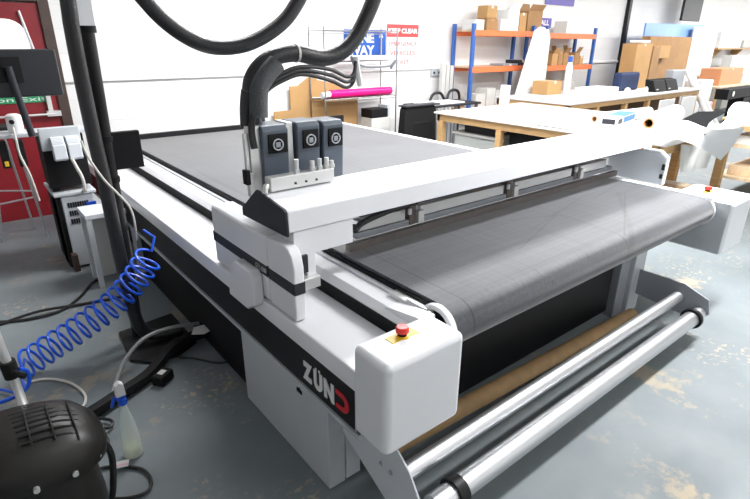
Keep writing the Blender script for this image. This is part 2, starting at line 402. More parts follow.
# legs / cabinets
cabf = MB().box(.855, .935, 1.345, 2.10, 0, .395).build('base_cabinet', greypl, M0, bevel=.006)
MB().box(.942, 1.015, 1.35, 2.08, 0, .395).build('base_cabinet_side', white2, M0, bevel=.004)
MB().cyl((.853,1.55,.375),(.856,1.55,.375), .01, 10).box(.852,.856,1.53,1.57,.36,.378).build('cabinet_lock', blackm, cabf)
MB().box(.88, .97, 4.02, 4.12, 0, .40).build('leg', white2, M0, bevel=.005)
MB().box(.90, 1.0, 2.12, 3.95, .0, .395).build('cable_box', blackm, M0, bevel=.005)
MB().box(3.13, 3.25, 1.36, 1.44, 0, .66).build('leg', grey, M0, bevel=.004)
MB().box(3.25, 3.40, 1.33, 1.44, 0, .66).build('leg', greypl, M0, bevel=.006)
MB().box(3.75, 3.88, 4.4, 4.55, 0, .44).build('leg', greypl, M0, bevel=.005)
# roller brackets
lp = [(1.36,.40),(1.02,.40),(.96,.355),(.86,.20),(.86,.12),(1.06,.12),(1.36,.27)]
MB().prism(lp, 0, .925, .933).build('roller_bracket', white2, M0, bevel=.002)
rp = [(1.34,.305),(1.05,.305),(.90,.25),(.88,.16),(.93,.11),(1.0,.10),(1.34,.13)]
MB().prism(rp, 0, 3.34, 3.352).build('roller_bracket', grey, M0, bevel=.002)
for (y, z) in ((1.10,.29),(1.05,.285),):
    MB().cyl((.918,y,z),(.926,y,z), .009, 12).build('bracket_bolt', steel, M0, smooth=True)
R1, R2 = (1.06,.222), (.930,.155)
MB().cyl((.985,*R1),(3.30,*R1), .035, 32).cyl((.934,*R1),(3.34,*R1), .012, 12).build('support_roller', satin, M0, smooth=True)
MB().cyl((.965,*R1),(.986,*R1), .029, 32).build('roller_end_cap', alu, M0, smooth=True)
MB().cyl((1.02,*R2),(3.25,*R2), .046, 36).cyl((.934,*R2),(3.345,*R2), .014, 12).build('winding_roller', satin, M0, smooth=True)
MB().pipe((1.115,*R2),(1.165,*R2), .058, .046, 36).build('roller_collar', black, M0, bevel=.003)
MB().pipe((3.205,*R2),(3.232,*R2), .062, .046, 36).build('roller_collar', black, M0, bevel=.003)
MB().cyl((3.24,*R2),(3.335,*R2), .038, 28).build('roller_knob', steel, M0, bevel=.006)

# gantry beam
cap = [(1.975,1.04),(1.84,1.150),(1.630,1.122),(1.618,1.112),(1.613,1.032),(1.70,1.025)]
MB().prism(cap, 0, .887, 3.79).build('gantry_beam', white, M0, bevel=.003)
capd = [(1.99,1.01),(1.99,1.045),(1.845,1.152),(1.630,1.124),(1.617,1.113),(1.612,1.018)]
MB().prism(capd, 0, .875, .886).build('beam_end_plate', stripe, M0, bevel=.002)
MB().prism(capd, 0, 3.791, 3.80).build('beam_end_plate', white2, M0, bevel=.002)
MB().box(1.33, 3.68, 1.76, 1.90, .965, 1.035).build('beam_underside', stripe, M0, bevel=.004)
MB().box(.95, 3.78, 1.80, 1.965, 1.015, 1.05).build('beam_rear_rail', stripe, M0, bevel=.003)
# hold down bar under the beam
MB().box(1.25, 3.62, 1.735, 1.765, .822, .858).build('hold_down_bar', brownrail, M0, bevel=.003)
MB().box(1.32, 3.60, 1.77, 1.81, .858, .888).build('hold_down_bar', grey, M0, bevel=.003)
for x0, x1 in ((1.33,1.62),(1.72,2.38),(2.48,3.08),(3.18,3.52)):
    MB().box(x0, x1, 1.775, 1.82, .890, .945).build('pneumatic_bar', alu, M0, bevel=.005)
    MB().cyl((x0,1.75,.985),(x1,1.75,.975), .006, 8).build('air_line', rubber, M0, smooth=True)
for x in (1.66, 2.42, 3.12):
    MB().box(x-.02, x+.02, 1.765, 1.83, .862, .98).build('clamp_block', brownrail, M0, bevel=.003)
    MB().box(x+.022, x+.06, 1.745, 1.77, .868, .93).build('clamp_valve', alu, M0, bevel=.002)
    MB().cyl((x-.035,1.75,.925),(x-.035,1.75,.955), .010, 12).build('clamp_fitting', alu, M0, smooth=True)
# drive carriage, left
MB().box(.865, .985, 1.775, 2.335, .682, .975).build('drive_carriage', white, M0, bevel=.016, seg=4)
MB().prism([(1.768,.682),(1.768,.975),(1.635,.985),(1.598,.977),(1.572,.952),(1.560,.905),(1.56,.682)], 0, .865, .912).build('drive_carriage_end', white, M0, bevel=.007)
MB().box(.8635, .9, 1.777, 2.333, .795, .845).box(.8635, .9135, 1.5585, 1.768, .795, .845).build('carriage_stripe', stripe, M0, bevel=.002)
st = [o for o in COL.objects if o.name == 'carriage_stripe'][0]
text('model_number_text', 'G3 L-2500', .030, (.8625, 1.882, .810), (0,-1,0), (0,0,1), alu, st, width=.095)
MB().prism([(2.09,.61),(2.08,.68),(2.02,.795),(1.99,.812),(1.84,.812),(1.82,.79),(1.82,.66),(1.90,.61)], 0, .815, .8635).build('carriage_shroud', white, M0, bevel=.010, seg=3)
MB().box(.905, 1.185, 1.617, 1.70, .925, 1.030).build('beam_mount_block', white, M0, bevel=.002)
MB().box(.960, 1.000, 1.617, 1.68, .80, .93).build('beam_mount_block', white, M0, bevel=.003)
MB().box(.914, .958, 1.605, 1.63, .855, .93).build('sensor_window', stripe, M0, bevel=.002)
MB().box(.914, 1.00, 1.585, 1.63, .79, .838).build('wiper_foot', alu, M0, bevel=.004)
# right carriage plate
MB().prism([(1.46,.80),(1.46,.975),(1.51,1.015),(1.86,1.015),(1.86,.80)], 0, 3.70, 3.712).build('drive_carriage', greypl, M0, bevel=.004)
MB().prism([(1.448,.80),(1.448,.985),(1.502,1.028),(1.62,1.028),(1.62,1.016),(1.51,1.015),(1.46,.975),(1.46,.80)], 0, 3.694, 3.73).build('carriage_rim', white, M0, bevel=.004)
MB().box(3.692,3.70,1.455,1.475,.90,.94).box(3.692,3.70,1.46,1.48,.84,.87).build('rim_fastener', blackm, M0)
# tool head: mounting plate, manifold, three modules
MB().box(.905, .955, 1.93, 1.975, 1.035, 1.385).build('tool_mount_plate', alu, M0, bevel=.004)
MB().box(.89, .905, 1.925, 1.955, 1.10, 1.20).box(.885,.90,1.93,1.95,1.21,1.36).build('mount_sensor', alu, M0, bevel=.002)
MB().box(.872, .892, 1.915, 1.95, 1.155, 1.215).build('limit_switch', blackm, M0, bevel=.002)
MB().box(.96, 1.38, 2.042, 2.09, 1.05, 1.30).build('tool_slide', grey, M0, bevel=.004)
def module(x0, x1, ztop):
    o = MB().prism([(1.915,1.10),(1.905,ztop-.018),(1.925,ztop),(2.04,ztop),(2.04,1.10)], 0, x0, x1).build('tool_module', slate, M0, bevel=.008)
    w = MB().box(x0+.026, x1-.010, 1.900, 1.912, ztop-.112, ztop-.034).build('dial_window', blackm, o, bevel=.002)
    cx, czz = (x0+x1)/2+.006, ztop-.077
    MB().pipe((cx,1.903,czz),(cx,1.895,czz), .024, .0195, 24).build('dial_ring', greypl, o, smooth=True)
    MB().box(cx-.012,cx+.010,1.894,1.90,czz-.012,czz+.010).build('dial_knob', grey, o, bevel=.003)
    return o
module(.950, 1.072, 1.385); module(1.112, 1.226, 1.388); module(1.242, 1.352, 1.382)
MB().box(1.076, 1.106, 1.93, 2.03, 1.10, 1.388).build('tool_spacer_plate', alu, M0, bevel=.003)
mf = MB().box(.91, 1.21, 1.78, 1.83, 1.150, 1.205).build('valve_manifold', alu, M0, bevel=.004)
for x, h in ((1.04,.055),(1.115,.04),(1.15,.045),(1.185,.045),(1.21,.03)):
    MB().cyl((x,1.80,1.20),(x,1.80,1.205+h), .010, 12).cyl((x,1.80,1.205),(x,1.80,1.22), .014, 6).build('air_fitting', alu if h<.05 else steel, mf, smooth=True)
MB().tube([(.91,1.80,1.17),(.895,1.79,1.175),(.887,1.785,1.165),(.885,1.785,1.15)], .012, 10).build('hose_elbow', alu, mf, smooth=True)
for x in (1.02, 1.07, 1.12):
    MB().cyl((x,1.776,1.17),(x,1.781,1.17), .005, 8).build('manifold_screw', stripe, mf)
MB().tube([(1.20,1.63,.985),(1.23,1.66,.955),(1.30,1.70,.965),(1.45,1.70,.99),(1.62,1.70,1.0)], .014, 10).build('cable_loom', rubber, M0, smooth=True)

# ------------------------------------------------------------------ hoses from the ceiling
hose = thing('overhead_umbilical_hose', (.93,1.97,1.30), 'thick black ribbed hose bending from the tool head up to the ceiling', 'hose')
MB().tube([(.962,1.99,1.385),(.950,1.98,1.46),(.965,1.98,1.56),(1.04,1.98,1.63),(1.16,1.98,1.655),(1.29,1.98,1.635),(1.38,1.98,1.65),(1.46,1.98,1.70),(1.53,1.98,1.79),(1.60,1.98,1.92),(1.72,1.99,2.2),(1.82,2.0,2.7),(1.85,2.0,3.3)], .034, 16, 8).build('outer_sleeve', rubber, hose, smooth=True)
MB().tube([(.955,1.93,1.42),(.965,1.93,1.52),(1.0,1.93,1.575),(1.05,1.93,1.62)], .037, 16, 8).build('braided_sleeve', mat('grey_braid', (.07,.075,.08), .6, bump=.6, bscale=200), hose, smooth=True)
MB().tube([(.93,1.985,1.375),(.932,1.98,1.45),(.94,1.97,1.52)], .030, 14, 4).build('strain_relief', rubber, hose, smooth=True)
MB().tube([(.995,2.01,1.39),(.99,2.01,1.46),(1.0,2.0,1.53)], .026, 14, 6).build('strain_relief', rubber, hose, smooth=True)
for k, (dx, dz) in enumerate(((0,0),(.012,-.015),(-.01,-.03))):
    MB().tube([(.918+dx*.6,1.915,1.30),(.918+dx*.6,1.92,1.40),(.985,1.92,1.54+dz),(1.085,1.92,1.59+dz),(1.17,1.92,1.605+dz),(1.30,1.92,1.59+dz*1.5),(1.38,1.92,1.56+dz*1.5),(1.42,1.92,1.57+dz),(1.44,1.93,1.62)], .008, 8, 8).build('inner_cable', cablebk, hose, smooth=True)
MB().pipe((1.165,1.98,1.655),(1.175,1.98,1.655), .037, .034, 16).build('cable_tie', cablewh, hose)
arm = thing('hose_support_strap', (1.45,1.95,1.50), 'white and grey cord ends hanging from the black hose', 'strap')
MB().tube([(1.455,1.95,1.64),(1.465,1.95,1.58),(1.48,1.95,1.515)], .014, 8, 4).build('cord_end', paper, arm, smooth=True)
MB().tube([(1.43,1.95,1.64),(1.455,1.95,1.59),(1.47,1.95,1.54)], .007, 8, 4).build('cord', grey, arm, smooth=True)
MB().tube([(1.43,1.95,1.63),(1.50,1.95,1.60),(1.60,1.95,1.595),(1.66,1.95,1.60),(1.69,1.95,1.62),(1.66,1.95,1.585)], .006, 8, 6).build('cord', grey, arm, smooth=True)
tag(MB().tube([(.80,2.9,3.28),(.72,2.85,2.5),(.76,2.75,2.02),(.83,2.72,1.86),(.95,2.70,1.74),(1.09,2.68,1.675),(1.25,2.65,1.68),(1.40,2.62,1.745),(1.53,2.6,1.855),(1.64,2.6,2.05),(1.74,2.6,2.5),(1.78,2.6,3.28)], .037, 16, 8).build('hanging_hose_loop', rubber, smooth=True), 'thick black hose hanging in a U-shaped loop from the ceiling before the white wall', 'hose')

# ------------------------------------------------------------------ mast beside the machine
mast = thing('control_mast', (.64,3.05,0), 'tall round black mast on a black foot plate left of the cutter', 'mast')
MB().cyl((.588,3.05,.02),(.618,3.05,1.76), .034, 20).build('post', black, mast, smooth=True)
MB().cyl((.618,3.05,1.76),(.640,3.05,3.3), .028, 20).build('upper_post', alu, mast, smooth=True)
MB().prism([(.50,3.16),(.47,2.80),(.56,2.70),(.70,2.68),(.84,2.76),(.84,3.20)], 2, 0, .02).build('foot_plate', black, mast, bevel=.006)
MB().box(.560, .655, 3.0, 3.1, 1.765, 2.25).build('white_junction_box', white, mast, bevel=.006)
MB().cyl((.618,3.05,1.735),(.618,3.05,1.77), .044, 20).build('post_collar', blackm, mast, smooth=True)
for z in (.7,.98,1.2): MB().cyl((.588+.0172*z,3.05,z),(.5885+.0172*z,3.05,z+.03), .040, 20).build('post_clamp', blackm, mast, smooth=True)
MB().box(.628, .780, 3.03, 3.07, 1.045, 1.245).build('black_side_box', blackm, mast, bevel=.004)
tag(MB().tube([(.56,2.95,3.28),(.56,2.95,2.3),(.542,2.95,1.87),(.536,2.95,1.745),(.534,2.95,1.567),(.538,2.95,1.28),(.545,2.95,1.077),(.548,2.95,.861),(.552,2.95,.569),(.56,2.94,.30),(.585,2.92,.12),(.66,2.90,.062),(.80,2.88,.062)], .035, 14, 8).build('mast_riser_hose', rubber, smooth=True), 'thick black hose running down beside the round black mast to the floor', 'hose')
tag(MB().tube([(.47,2.90,1.24),(.475,2.88,1.19),(.492,2.88,1.133),(.535,2.88,1.035),(.585,2.88,.955),(.625,2.88,.887),(.640,2.88,.825),(.645,2.90,.74),(.65,2.95,.66)], .006, 8, 6).build('mast_cable', cablewh, smooth=True), 'thin white cable looped across the front of the black mast', 'cable')

# ------------------------------------------------------------------ coil hose, cables and things on the floor
c0 = [Vector(p) for p in [(0.671, 2.8, 0.605), (0.629, 2.818, 0.538), (0.582, 2.836, 0.472), (0.53, 2.855, 0.413), (0.468, 2.873, 0.357), (0.402, 2.891, 0.309), (0.333, 2.909, 0.268), (0.259, 2.927, 0.224), (0.187, 2.945, 0.185), (0.116, 2.964, 0.147), (0.05, 2.982, 0.108), (-0.015, 3.0, 0.075)]]
cp = []
for i in range(len(c0)-1):
    a_, b_, c_, d_ = c0[max(i-1,0)], c0[i], c0[i+1], c0[min(i+2,len(c0)-1)]
    for k in range(6):
        t = k/6; cp.append(.5*((2*b_) + (c_-a_)*t + (2*a_-5*b_+4*c_-d_)*t*t + (3*b_-a_-3*c_+d_)*t**3))
cp.append(c0[-1])
def along(t):
    L = [0]
    for a, b in zip(cp, cp[1:]): L.append(L[-1] + (b-a).length)
    s = t*L[-1]
    for i in range(len(cp)-1):
        if s <= L[i+1] + 1e-9: 
            k = (s-L[i])/(L[i+1]-L[i]); return cp[i].lerp(cp[i+1], k), (cp[i+1]-cp[i]).normalized()
    return cp[-1], (cp[-1]-cp[-2]).normalized()
turns, N = 16, 16*18
hp = []
for i in range(N+1):
    p, d = along(i/N); up = Vector((0,0,1)); sd = d.cross(up).normalized(); upp = sd.cross(d)
    a = 2*PI*turns*i/N; hp.append(p + sd*math.cos(a)*.072 + upp*math.sin(a)*.072)
hp += [Vector(p) for p in ((-.03,2.92,.06),(-.03,2.85,.03),(-.07,2.84,.02),(-.125,2.92,.02),(-.25,3.0,.02))]
hp = [Vector((.70,2.97,.70)), Vector((.735,2.90,.67))] + hp
tag(MB().tube(hp, .0075, 8, 1).build('coiled_air_hose', hose_blue, smooth=True), 'blue spiral air hose stretched along the floor left of the cutter', 'hose')
def cable(pts, r, m, name, label, cat='cable'): return tag(MB().tube(pts, r, 8, 6).build(name, m, smooth=True), label, cat)
cable([(-.165,3.841,.01),(-.063,3.777,.01),(.093,3.703,.01),(.266,3.704,.01),(.414,3.849,.01),(.533,4.046,.01),(.62,4.1,.01)], .010, cablebk, 'floor_cable', 'black floor cable curving up toward the white open box frame')
cable([(-.4,3.62,.012),(-.17,3.70,.012),(-.063,3.74,.012),(.159,3.771-.03,.03),(.395,3.72,.012),(.577,3.68,.012),(.75,3.68,.012)], .010, cablebk, 'floor_cable', 'black floor cable running straight to the foot of the cutter behind the blue coil')
cable([(-.037,2.928,.01),(.065,2.903,.01),(.157,2.797,.01),(.203,2.642,.01),(.183,2.537,.01),(.123,2.50,.01)], .007, cablewh, 'floor_cable', 'pale grey cable making a half loop in front of the blue coil')
cable([(1.15,2.80,.035),(.812,2.75,.060),(.664,2.69,.058),(.508,2.56,.035),(.345,2.48,.035),(.213,2.419,.035),(.098,2.376,.035)], .034, blackm, 'floor_trunk_hose', 'thick black trunk hose lying on the floor behind the spray bottle', 'hose')
cable([(.95,2.88,.05),(.868,2.84,.09),(.711,2.812,.13),(.562,2.784,.13),(.435,2.70,.09),(.365,2.62,.04),(.312,2.532,.012),(.28,2.45,.012)], .011, cablegy, 'floor_cable', 'thick grey cable arching over the black foot plate')
cable([(.109,2.032,.02),(.165,2.033,.010),(.223,1.994,.010),(.285,1.923,.010),(.297,1.839,.010),(.262,1.788,.010),(.188,1.809,.010),(.111,1.876,.010)], .007, cablebk, 'floor_cable', 'thin black cable loop with a pale paper tag beside the black compressor')
cable([(.105,2.428,.03),(.202,2.385,.02),(.261,2.312,.02),(.234,2.272,.02),(.163,2.33,.03),(.20,2.267,.03),(.214,2.187,.02),(.185,2.132,.02),(.135,2.113,.03)], .007, cablebk, 'floor_cable', 'tangle of thin black cable between the compressor and the spray bottle')
cable([(.70,2.66,.01),(.77,2.599,.007),(.844,2.49,.007),(.906,2.454,.007),(.96,2.465,.007),(1.05,2.5,.007)], .006, cablebk, 'floor_cable', 'thin black cable on the floor under the cutter')
Mt = Matrix.Translation((.223,1.994,.022)) @ Matrix.Rotation(math.radians(-20),4,'Z')
t = thing('cable_tag', (.223,1.994,.016), 'small white and pink tag folded round the black cable loop', 'tag')
MB().box(-.028,.028,-.018,.02,-.003,.002, Mt).build('tag_paper', paper, t)
MB().box(-.028,.028,-.012,-.002,.002,.003, Mt).build('tag_stripe', pinklab, t)
ps = thing('cable_junction', (.56,2.50,0), 'small black plug block with a white label beside the thick black trunk hose', 'plug')
Mp = Matrix.Translation((.56,2.50,.03)) @ Matrix.Rotation(math.radians(35),4,'Z')
MB().box(-.05,.05,-.035,.035,-.029,.03, Mp).build('plug_body', blackm, ps, bevel=.01)
MB().box(-.02,.02,-.015,.018,.03,.032, Mp).build('plug_label', papersh, ps)
tag(MB().prism([(.80,2.70),(.86,2.66),(.99,2.70),(.95,2.76),(.84,2.77)], 2, .105, .108).build('paper_scrap', papersh), 'crumpled off-white paper scrap under the cutter on the black trunk hose', 'paper')

# spray bottle
sb = thing('spray_bottle', (.285,2.05,0), 'clear plastic spray bottle with a blue trigger and white nozzle on the floor', 'spray bottle')
B0 = (.285,2.05,0)
MB().lathe([(.030,.001),(.040,.006),(.041,.05),(.038,.11),(.030,.18),(.018,.235),(.014,.255),(.014,.275)], B0, 28).build('bottle_body', bottlem, sb, smooth=True)
MB().lathe([(.028,.003),(.038,.009),(.038,.045),(.037,.05)], B0, 28).build('cleaning_liquid', liquid, sb, smooth=True)
MB().lathe([(.018,.272),(.018,.30),(.012,.302)], B0, 20).box(.262,.300,2.042,2.058,.298,.325).build('spray_head', hose_blue, sb, bevel=.003)
MB().prism([(.302,.318),(.300,.372),(.285,.385),(.266,.372),(.264,.318)], 1, 2.035, 2.065).build('nozzle_cap', paper, sb, bevel=.004)
MB().prism([(.262,.322),(.250,.318),(.236,.275),(.243,.272),(.258,.30)], 1, 2.045, 2.055).build('trigger', hose_blue, sb, bevel=.002)

# black compressor, lower left foreground
cm = thing('air_compressor', (-.06,1.72,0), 'dusty black compressor with a ribbed vented cowl in the left foreground', 'compressor')
def se(cx, cy_, a, b, z, n=2.6, seg=36, tx=0, ty=0):
    out = []
    for k in range(seg):
        t_ = 2*PI*k/seg; c, s_ = math.cos(t_), math.sin(t_)
        x = a*abs(c)**(2/n)*(1 if c > 0 else -1); y = b*abs(s_)**(2/n)*(1 if s_ > 0 else -1)
        out.append(Vector((cx+x, cy_+y, z + tx*x + ty*y)))
    return out
def loft(rings):
    m = MB(); R = [[m.bm.verts.new(v) for v in r] for r in rings]
    for A, B in zip(R, R[1:]):
        for k in range(len(A)): m.bm.faces.new([A[k], A[(k+1)%len(A)], B[(k+1)%len(A)], B[k]])
    m.bm.faces.new(R[0][::-1]); m.bm.faces.new(R[-1]); return m
CX, CY = -.045, 1.715
def rc(a, b, z, tx=0, dx=0, dy=0): return se(CX+dx, CY+dy, a, b, z, tx=tx)
loft([rc(.14,.12,.05),rc(.165,.14,.08),rc(.175,.15,.20),rc(.165,.145,.34),rc(.15,.13,.42)]).build('motor_body', dust, cm, smooth=True)
loft([rc(.15,.12,.405,-.10),rc(.205,.16,.42,-.10),rc(.212,.165,.455,-.10),rc(.198,.155,.505,-.10),rc(.165,.125,.555,-.12,-.005,.008),rc(.11,.08,.583,-.12,-.01,.012),rc(.04,.03,.590,-.1,-.01,.012)]).build('cowl', dust, cm, smooth=True)
def cowl_z(x, y):
    q = min(1, math.sqrt((abs(x-CX)/.205)**2.4 + (abs(y-CY)/.16)**2.4))
    return .455 + .132*math.sqrt(max(0, 1-q**2.4)) - .11*(x-CX)
for k in range(9):
    y = CY - .105 + .024*k
    w = .085
    ptsS = [(CX+.065+w*(j/8*2-1) - .02*(k/8), y + .012*(j/8), cowl_z(CX+.065+w*(j/8*2-1), y)+.002) for j in range(9)]
    MB().tube(ptsS, .0042, 6, 2).build('cooling_fin', blackm, cm, smooth=True)
for k in range(3):
    x = CX + .005 + .06*k
    MB().tube([(x, CY-.115+.03*j, cowl_z(x, CY-.115+.03*j)+.004) for j in range(8)], .003, 6, 2).build('cowl_rib', dust, cm, smooth=True)
for x, y in ((-.06,1.548),(.045,1.56),(.12,1.61),(-.17,1.58)):
    MB().cyl((x,y+.004,.44-.1*(x-CX)),(x,y-.010,.44-.1*(x-CX)), .009, 12).build('cowl_screw', alu, cm, smooth=True)
MB().cyl((-.15,1.575,.36),(-.15,1.565,.36), .012, 12).build('red_switch', red, cm, smooth=True)
MB().tube([(-.035,1.80,.52),(-.038,1.86,.60),(-.049,1.86,.789),(-.056,1.86,.90),(-.06,1.86,.98)], .014, 14, 4).build('carry_handle', alu, cm, smooth=True)
MB().cyl((-.041,1.86,.665),(-.045,1.86,.725), .024, 12).cyl((-.043,1.85,.69),(-.01,1.81,.68), .010, 8).build('handle_clamp', blackm, cm, smooth=True)
MB().tube([(-.02,1.85,.69),(0,1.87,.66),(-.01,1.88,.60),(-.06,1.88,.575),(-.12,1.87,.58)], .007, 8, 5).build('blue_air_line', hose_blue, cm, smooth=True)
MB().tube([(.09,1.80,.35),(.15,1.80,.33),(.175,1.79,.25),(.15,1.76,.12),(.13,1.80,.02)], .012, 8, 5).build('power_lead', cablebk, cm, smooth=True)
for dx, dy in ((-.10,-.09),(.10,-.09),(-.10,.09),(.10,.09)):
    MB().cyl((CX+dx*.9,CY+dy*.9,0),(CX+dx*.9,CY+dy*.9,.07), .018, 14).build('foot', blackm, cm, smooth=True)

# cardboard tube under the belt
tag(MB().pipe((.945,1.215,.205),(3.19,1.262,.046), .042, .036, 28).build('cardboard_core_tube', tubec, smooth=True), 'long brown cardboard tube on the floor beneath the front of the conveyor', 'cardboard tube')

# ------------------------------------------------------------------ operator corner, left rear
mo = thing('desktop_monitor', (.33,4.25,1.0), 'black monitor seen from behind on a slim black stand', 'monitor')
MB().box(-.04, .645, 4.255, 4.285, 1.345, 1.645).build('monitor_shell', screen, mo, bevel=.012)
MB().box(-.03, .635, 4.285, 4.288, 1.355, 1.635).build('screen_panel', screen, mo)
MB().box(.26, .43, 4.235, 4.256, 1.44, 1.60).build('vesa_mount', blackm, mo, bevel=.004)
MB().tube([(.355,4.225,1.54),(.37,4.235,1.36),(.40,4.25,1.09)], .022, 14, 4).build('stand_arm', stripe, mo, smooth=True)
MB().cyl((.355,4.23,1.54),(.355,4.25,1.54), .035, 20).build('stand_pivot', blackm, mo, smooth=True)
dk = thing('console_shelf', (.45,4.4,0), 'black operator console with a pale grey back panel under the monitor', 'console')
MB().box(.0, .78, 4.45, 4.70, 1.055, 1.08).build('console_top', greypl, dk, bevel=.004)
MB().box(.455, .72, 4.43, 4.448, .945, 1.11).build('back_panel', greypl, dk, bevel=.008)
MB().box(.46, .74, 4.46, 4.72, .66, 1.05).build('console_body', blackm, dk, bevel=.004)
MB().box(.47, .52, 4.5, 4.7, 0, .68).build('console_leg', blackm, dk)
for x0, x1 in ((.515,.60),(.612,.70)):
    bx = thing('control_pendant', ((x0+x1)/2,4.38,.88), 'left one of two pale grey ribbed controllers hung on the console' if x0<.55 else 'right one of two pale grey ribbed controllers hung on the console', 'controller', 'pale grey controllers on the console')
    cc_ = MB().prism([(4.428,1.045),(4.40,1.045),(4.355,.99),(4.35,.89),(4.37,.875),(4.428,.875)], 0, x0, x1).build('controller_case', white2, bx, bevel=.006)
    for k in range(5): MB().box(x0+.01, x1-.01, 4.36+k*.008, 4.366+k*.008, 1.0+k*.009, 1.003+k*.009).build('cooling_rib', greypl, cc_)
for x in (.02,.10,.20,.30):
    tt = thing('handheld_tool', (x+.03,4.42,.86), {.02:'leftmost black tool hanging from the console shelf',.10:'black tool hanging second from left on the console shelf',.20:'black tool hanging third from left on the console shelf',.30:'black tool hanging just left of the monitor arm'}[x], 'tool', 'tools hanging on the console')
    MB().box(x, x+.05, 4.40, 4.44, .86, 1.05).build('tool_body', blackm, tt, bevel=.006)
    MB().box(x+.012, x+.036, 4.394, 4.40, .875, .91).build('yellow_tip', yellow if x in (.02,.20) else stripe, tt, bevel=.002)
cu = thing('paper_cup_holder', (.34,4.56,1.08), 'white dispenser with a dark opening on the console shelf left of the monitor stand', 'dispenser')
MB().lathe([(.045,0),(.05,.02),(.05,.10),(.047,.12),(.03,.13)], (.34,4.56,1.08), 22).build('dispenser_body', paper, cu, smooth=True)
MB().cyl((.32,4.515,1.16),(.32,4.50,1.16), .016, 14).build('opening', blackm, cu)
tag(MB().tube([(.32,4.50,1.12),(.31,4.36,1.06),(.31,4.36,.95),(.34,4.36,.80),(.36,4.4,.6)], .008, 8, 5).build('dispenser_cable', cablewh, smooth=True), 'white cable hanging down from the console in front of the red door', 'cable')
tag(MB().tube([(.619,4.34,.89),(.635,4.34,.83),(.66,4.34,.74),(.665,4.36,.64),(.66,4.40,.63)], .012, 8, 5).build('controller_cable', cablewh, smooth=True), 'thick white cable from the grey controllers down to the computer tower', 'cable')
pc = thing('computer_tower', (.61,4.55,0), 'pale grey computer tower with three rows of dark vents', 'computer')
tc_ = MB().box(.50, .72, 4.42, 4.88, .02, .60).build('tower_case', white2, pc, bevel=.01)
MB().box(.47, .50, 4.43, 4.87, .02, .59).build('tower_side', blackm, pc, bevel=.004)
MB().box(.455, .745, 4.40, 4.88, .60, .625).build('tower_top', greypl, pc, bevel=.006)
for k in range(3):
    z = .525 - k*.065
    m = MB()
    for j in range(9): m.box(.535+j*.0165, .547+j*.0165, 4.415, 4.42, z-.02, z+.02)
    m.build('vent_row', stripe, tc_)
MB().box(.66, .73, 4.405, 4.418, .50, .53).build('blue_connector', hose_blue, pc, bevel=.002)
MB().box(.48, .52, 4.36, 4.44, 0, .14).build('tower_foot', frameb, pc, bevel=.004)
wf = thing('white_frame_stand', (.66,3.98,0), 'white open box frame standing between the computer tower and the black mast', 'stand')
MB().box(.565, .60, 3.93, 3.965, 0, .53).build('leg', white2, wf, bevel=.003)
MB().box(.565, .60, 4.15, 4.185, 0, .53).build('leg', white2, wf, bevel=.003)
MB().box(.79, .825, 3.93, 3.965, 0, .53).build('leg', white2, wf, bevel=.003)
MB().box(.79, .825, 4.15, 4.185, 0, .53).build('leg', white2, wf, bevel=.003)
MB().box(.56, .83, 3.92, 4.19, .53, .565).build('top', white2, wf, bevel=.004)
MB().box(.60, .79, 4.15, 4.165, .0, .53).build('back_board', papersh, wf)
ss = thing('folding_step_stool', (.25,5.4,0), 'thin chrome legged stool in front of the red door', 'stool')
for a, b in (((.374,5.70,0),(.30,5.4,1.02)),((.444,5.43,0),(.36,5.25,1.02)),((.097,5.50,0),(.22,5.25,1.02)),((.0,5.85,0),(.20,5.45,1.02))):
    MB().cyl(a, b, .010, 12).build('leg', steel, ss, smooth=True)
MB().cyl((.412,5.36,.40),(.13,5.435,.36), .008, 10).build('cross_bar', steel, ss, smooth=True)
MB().cyl((.405,5.35,.46),(.07,5.6,.46), .008, 10).build('cross_bar', steel, ss, smooth=True)
MB().lathe([(.12,0),(.13,.01),(.13,.03),(.12,.04)], (.27,5.33,1.0), 24).build('seat', blackm, ss, smooth=True)

# ------------------------------------------------------------------ back wall: signs and wire rack
def signboard(name, x0, x1, z0, z1, m, label, y=6.19):
    s_ = thing(name, ((x0+x1)/2, y, z0), label, 'sign'); MB().box(x0, x1, y-.006, y, z0, z1).build('board', m, s_); return s_
s1 = signboard('wall_sign', 4.42, 5.16, 1.50, 1.86, signblue, 'blue wall sign with white letters reading one way and an arrow')
text('sign_text', 'ONE', .165, (4.56,6.183,1.695), (1,0,0), (0,0,1), logow, s1, bold=.006, width=.38)
text('sign_text', 'WAY', .165, (4.50,6.183,1.535), (1,0,0), (0,0,1), logow, s1, bold=.006, width=.46)
MB().box(5.055,5.085,6.180,6.184,1.53,1.76).prism([(5.03,1.76),(5.11,1.76),(5.07,1.83)],1,6.180,6.184).build('arrow', logow, s1)
s2 = signboard('wall_sign', 5.18, 5.80, 1.32, 1.95, paper, 'white wall sign with red keep clear lettering beside the blue sign')
MB().box(5.18,5.80,6.181,6.184,1.77,1.94).build('red_band', signred, s2)
text('sign_text', 'KEEP CLEAR', .085, (5.20,6.180,1.825), (1,0,0), (0,0,1), logow, s2, bold=.004, width=.58)
for tx, z in (('EMERGENCY',1.65),('VEHICLES',1.52),('EXIT',1.39)):
    text('sign_text', tx, .085, (5.49 - .031*len(tx),6.182,z), (1,0,0), (0,0,1), signred, s2, width=.062*len(tx))
s3 = signboard('wall_sign', 3.28, 3.62, 1.53, 1.60, pinklab, 'small pale pink strip sign on the white wall left of the wire rack')
s4 = signboard('wall_sign', 8.50, 9.22, 1.97, 2.13, signpur, 'purple wall sign reading install above the second shelf bay')
text('sign_text', 'INSTALL', .12, (8.56,6.183,2.01), (1,0,0), (0,0,1), logow, s4, bold=.004, width=.58)
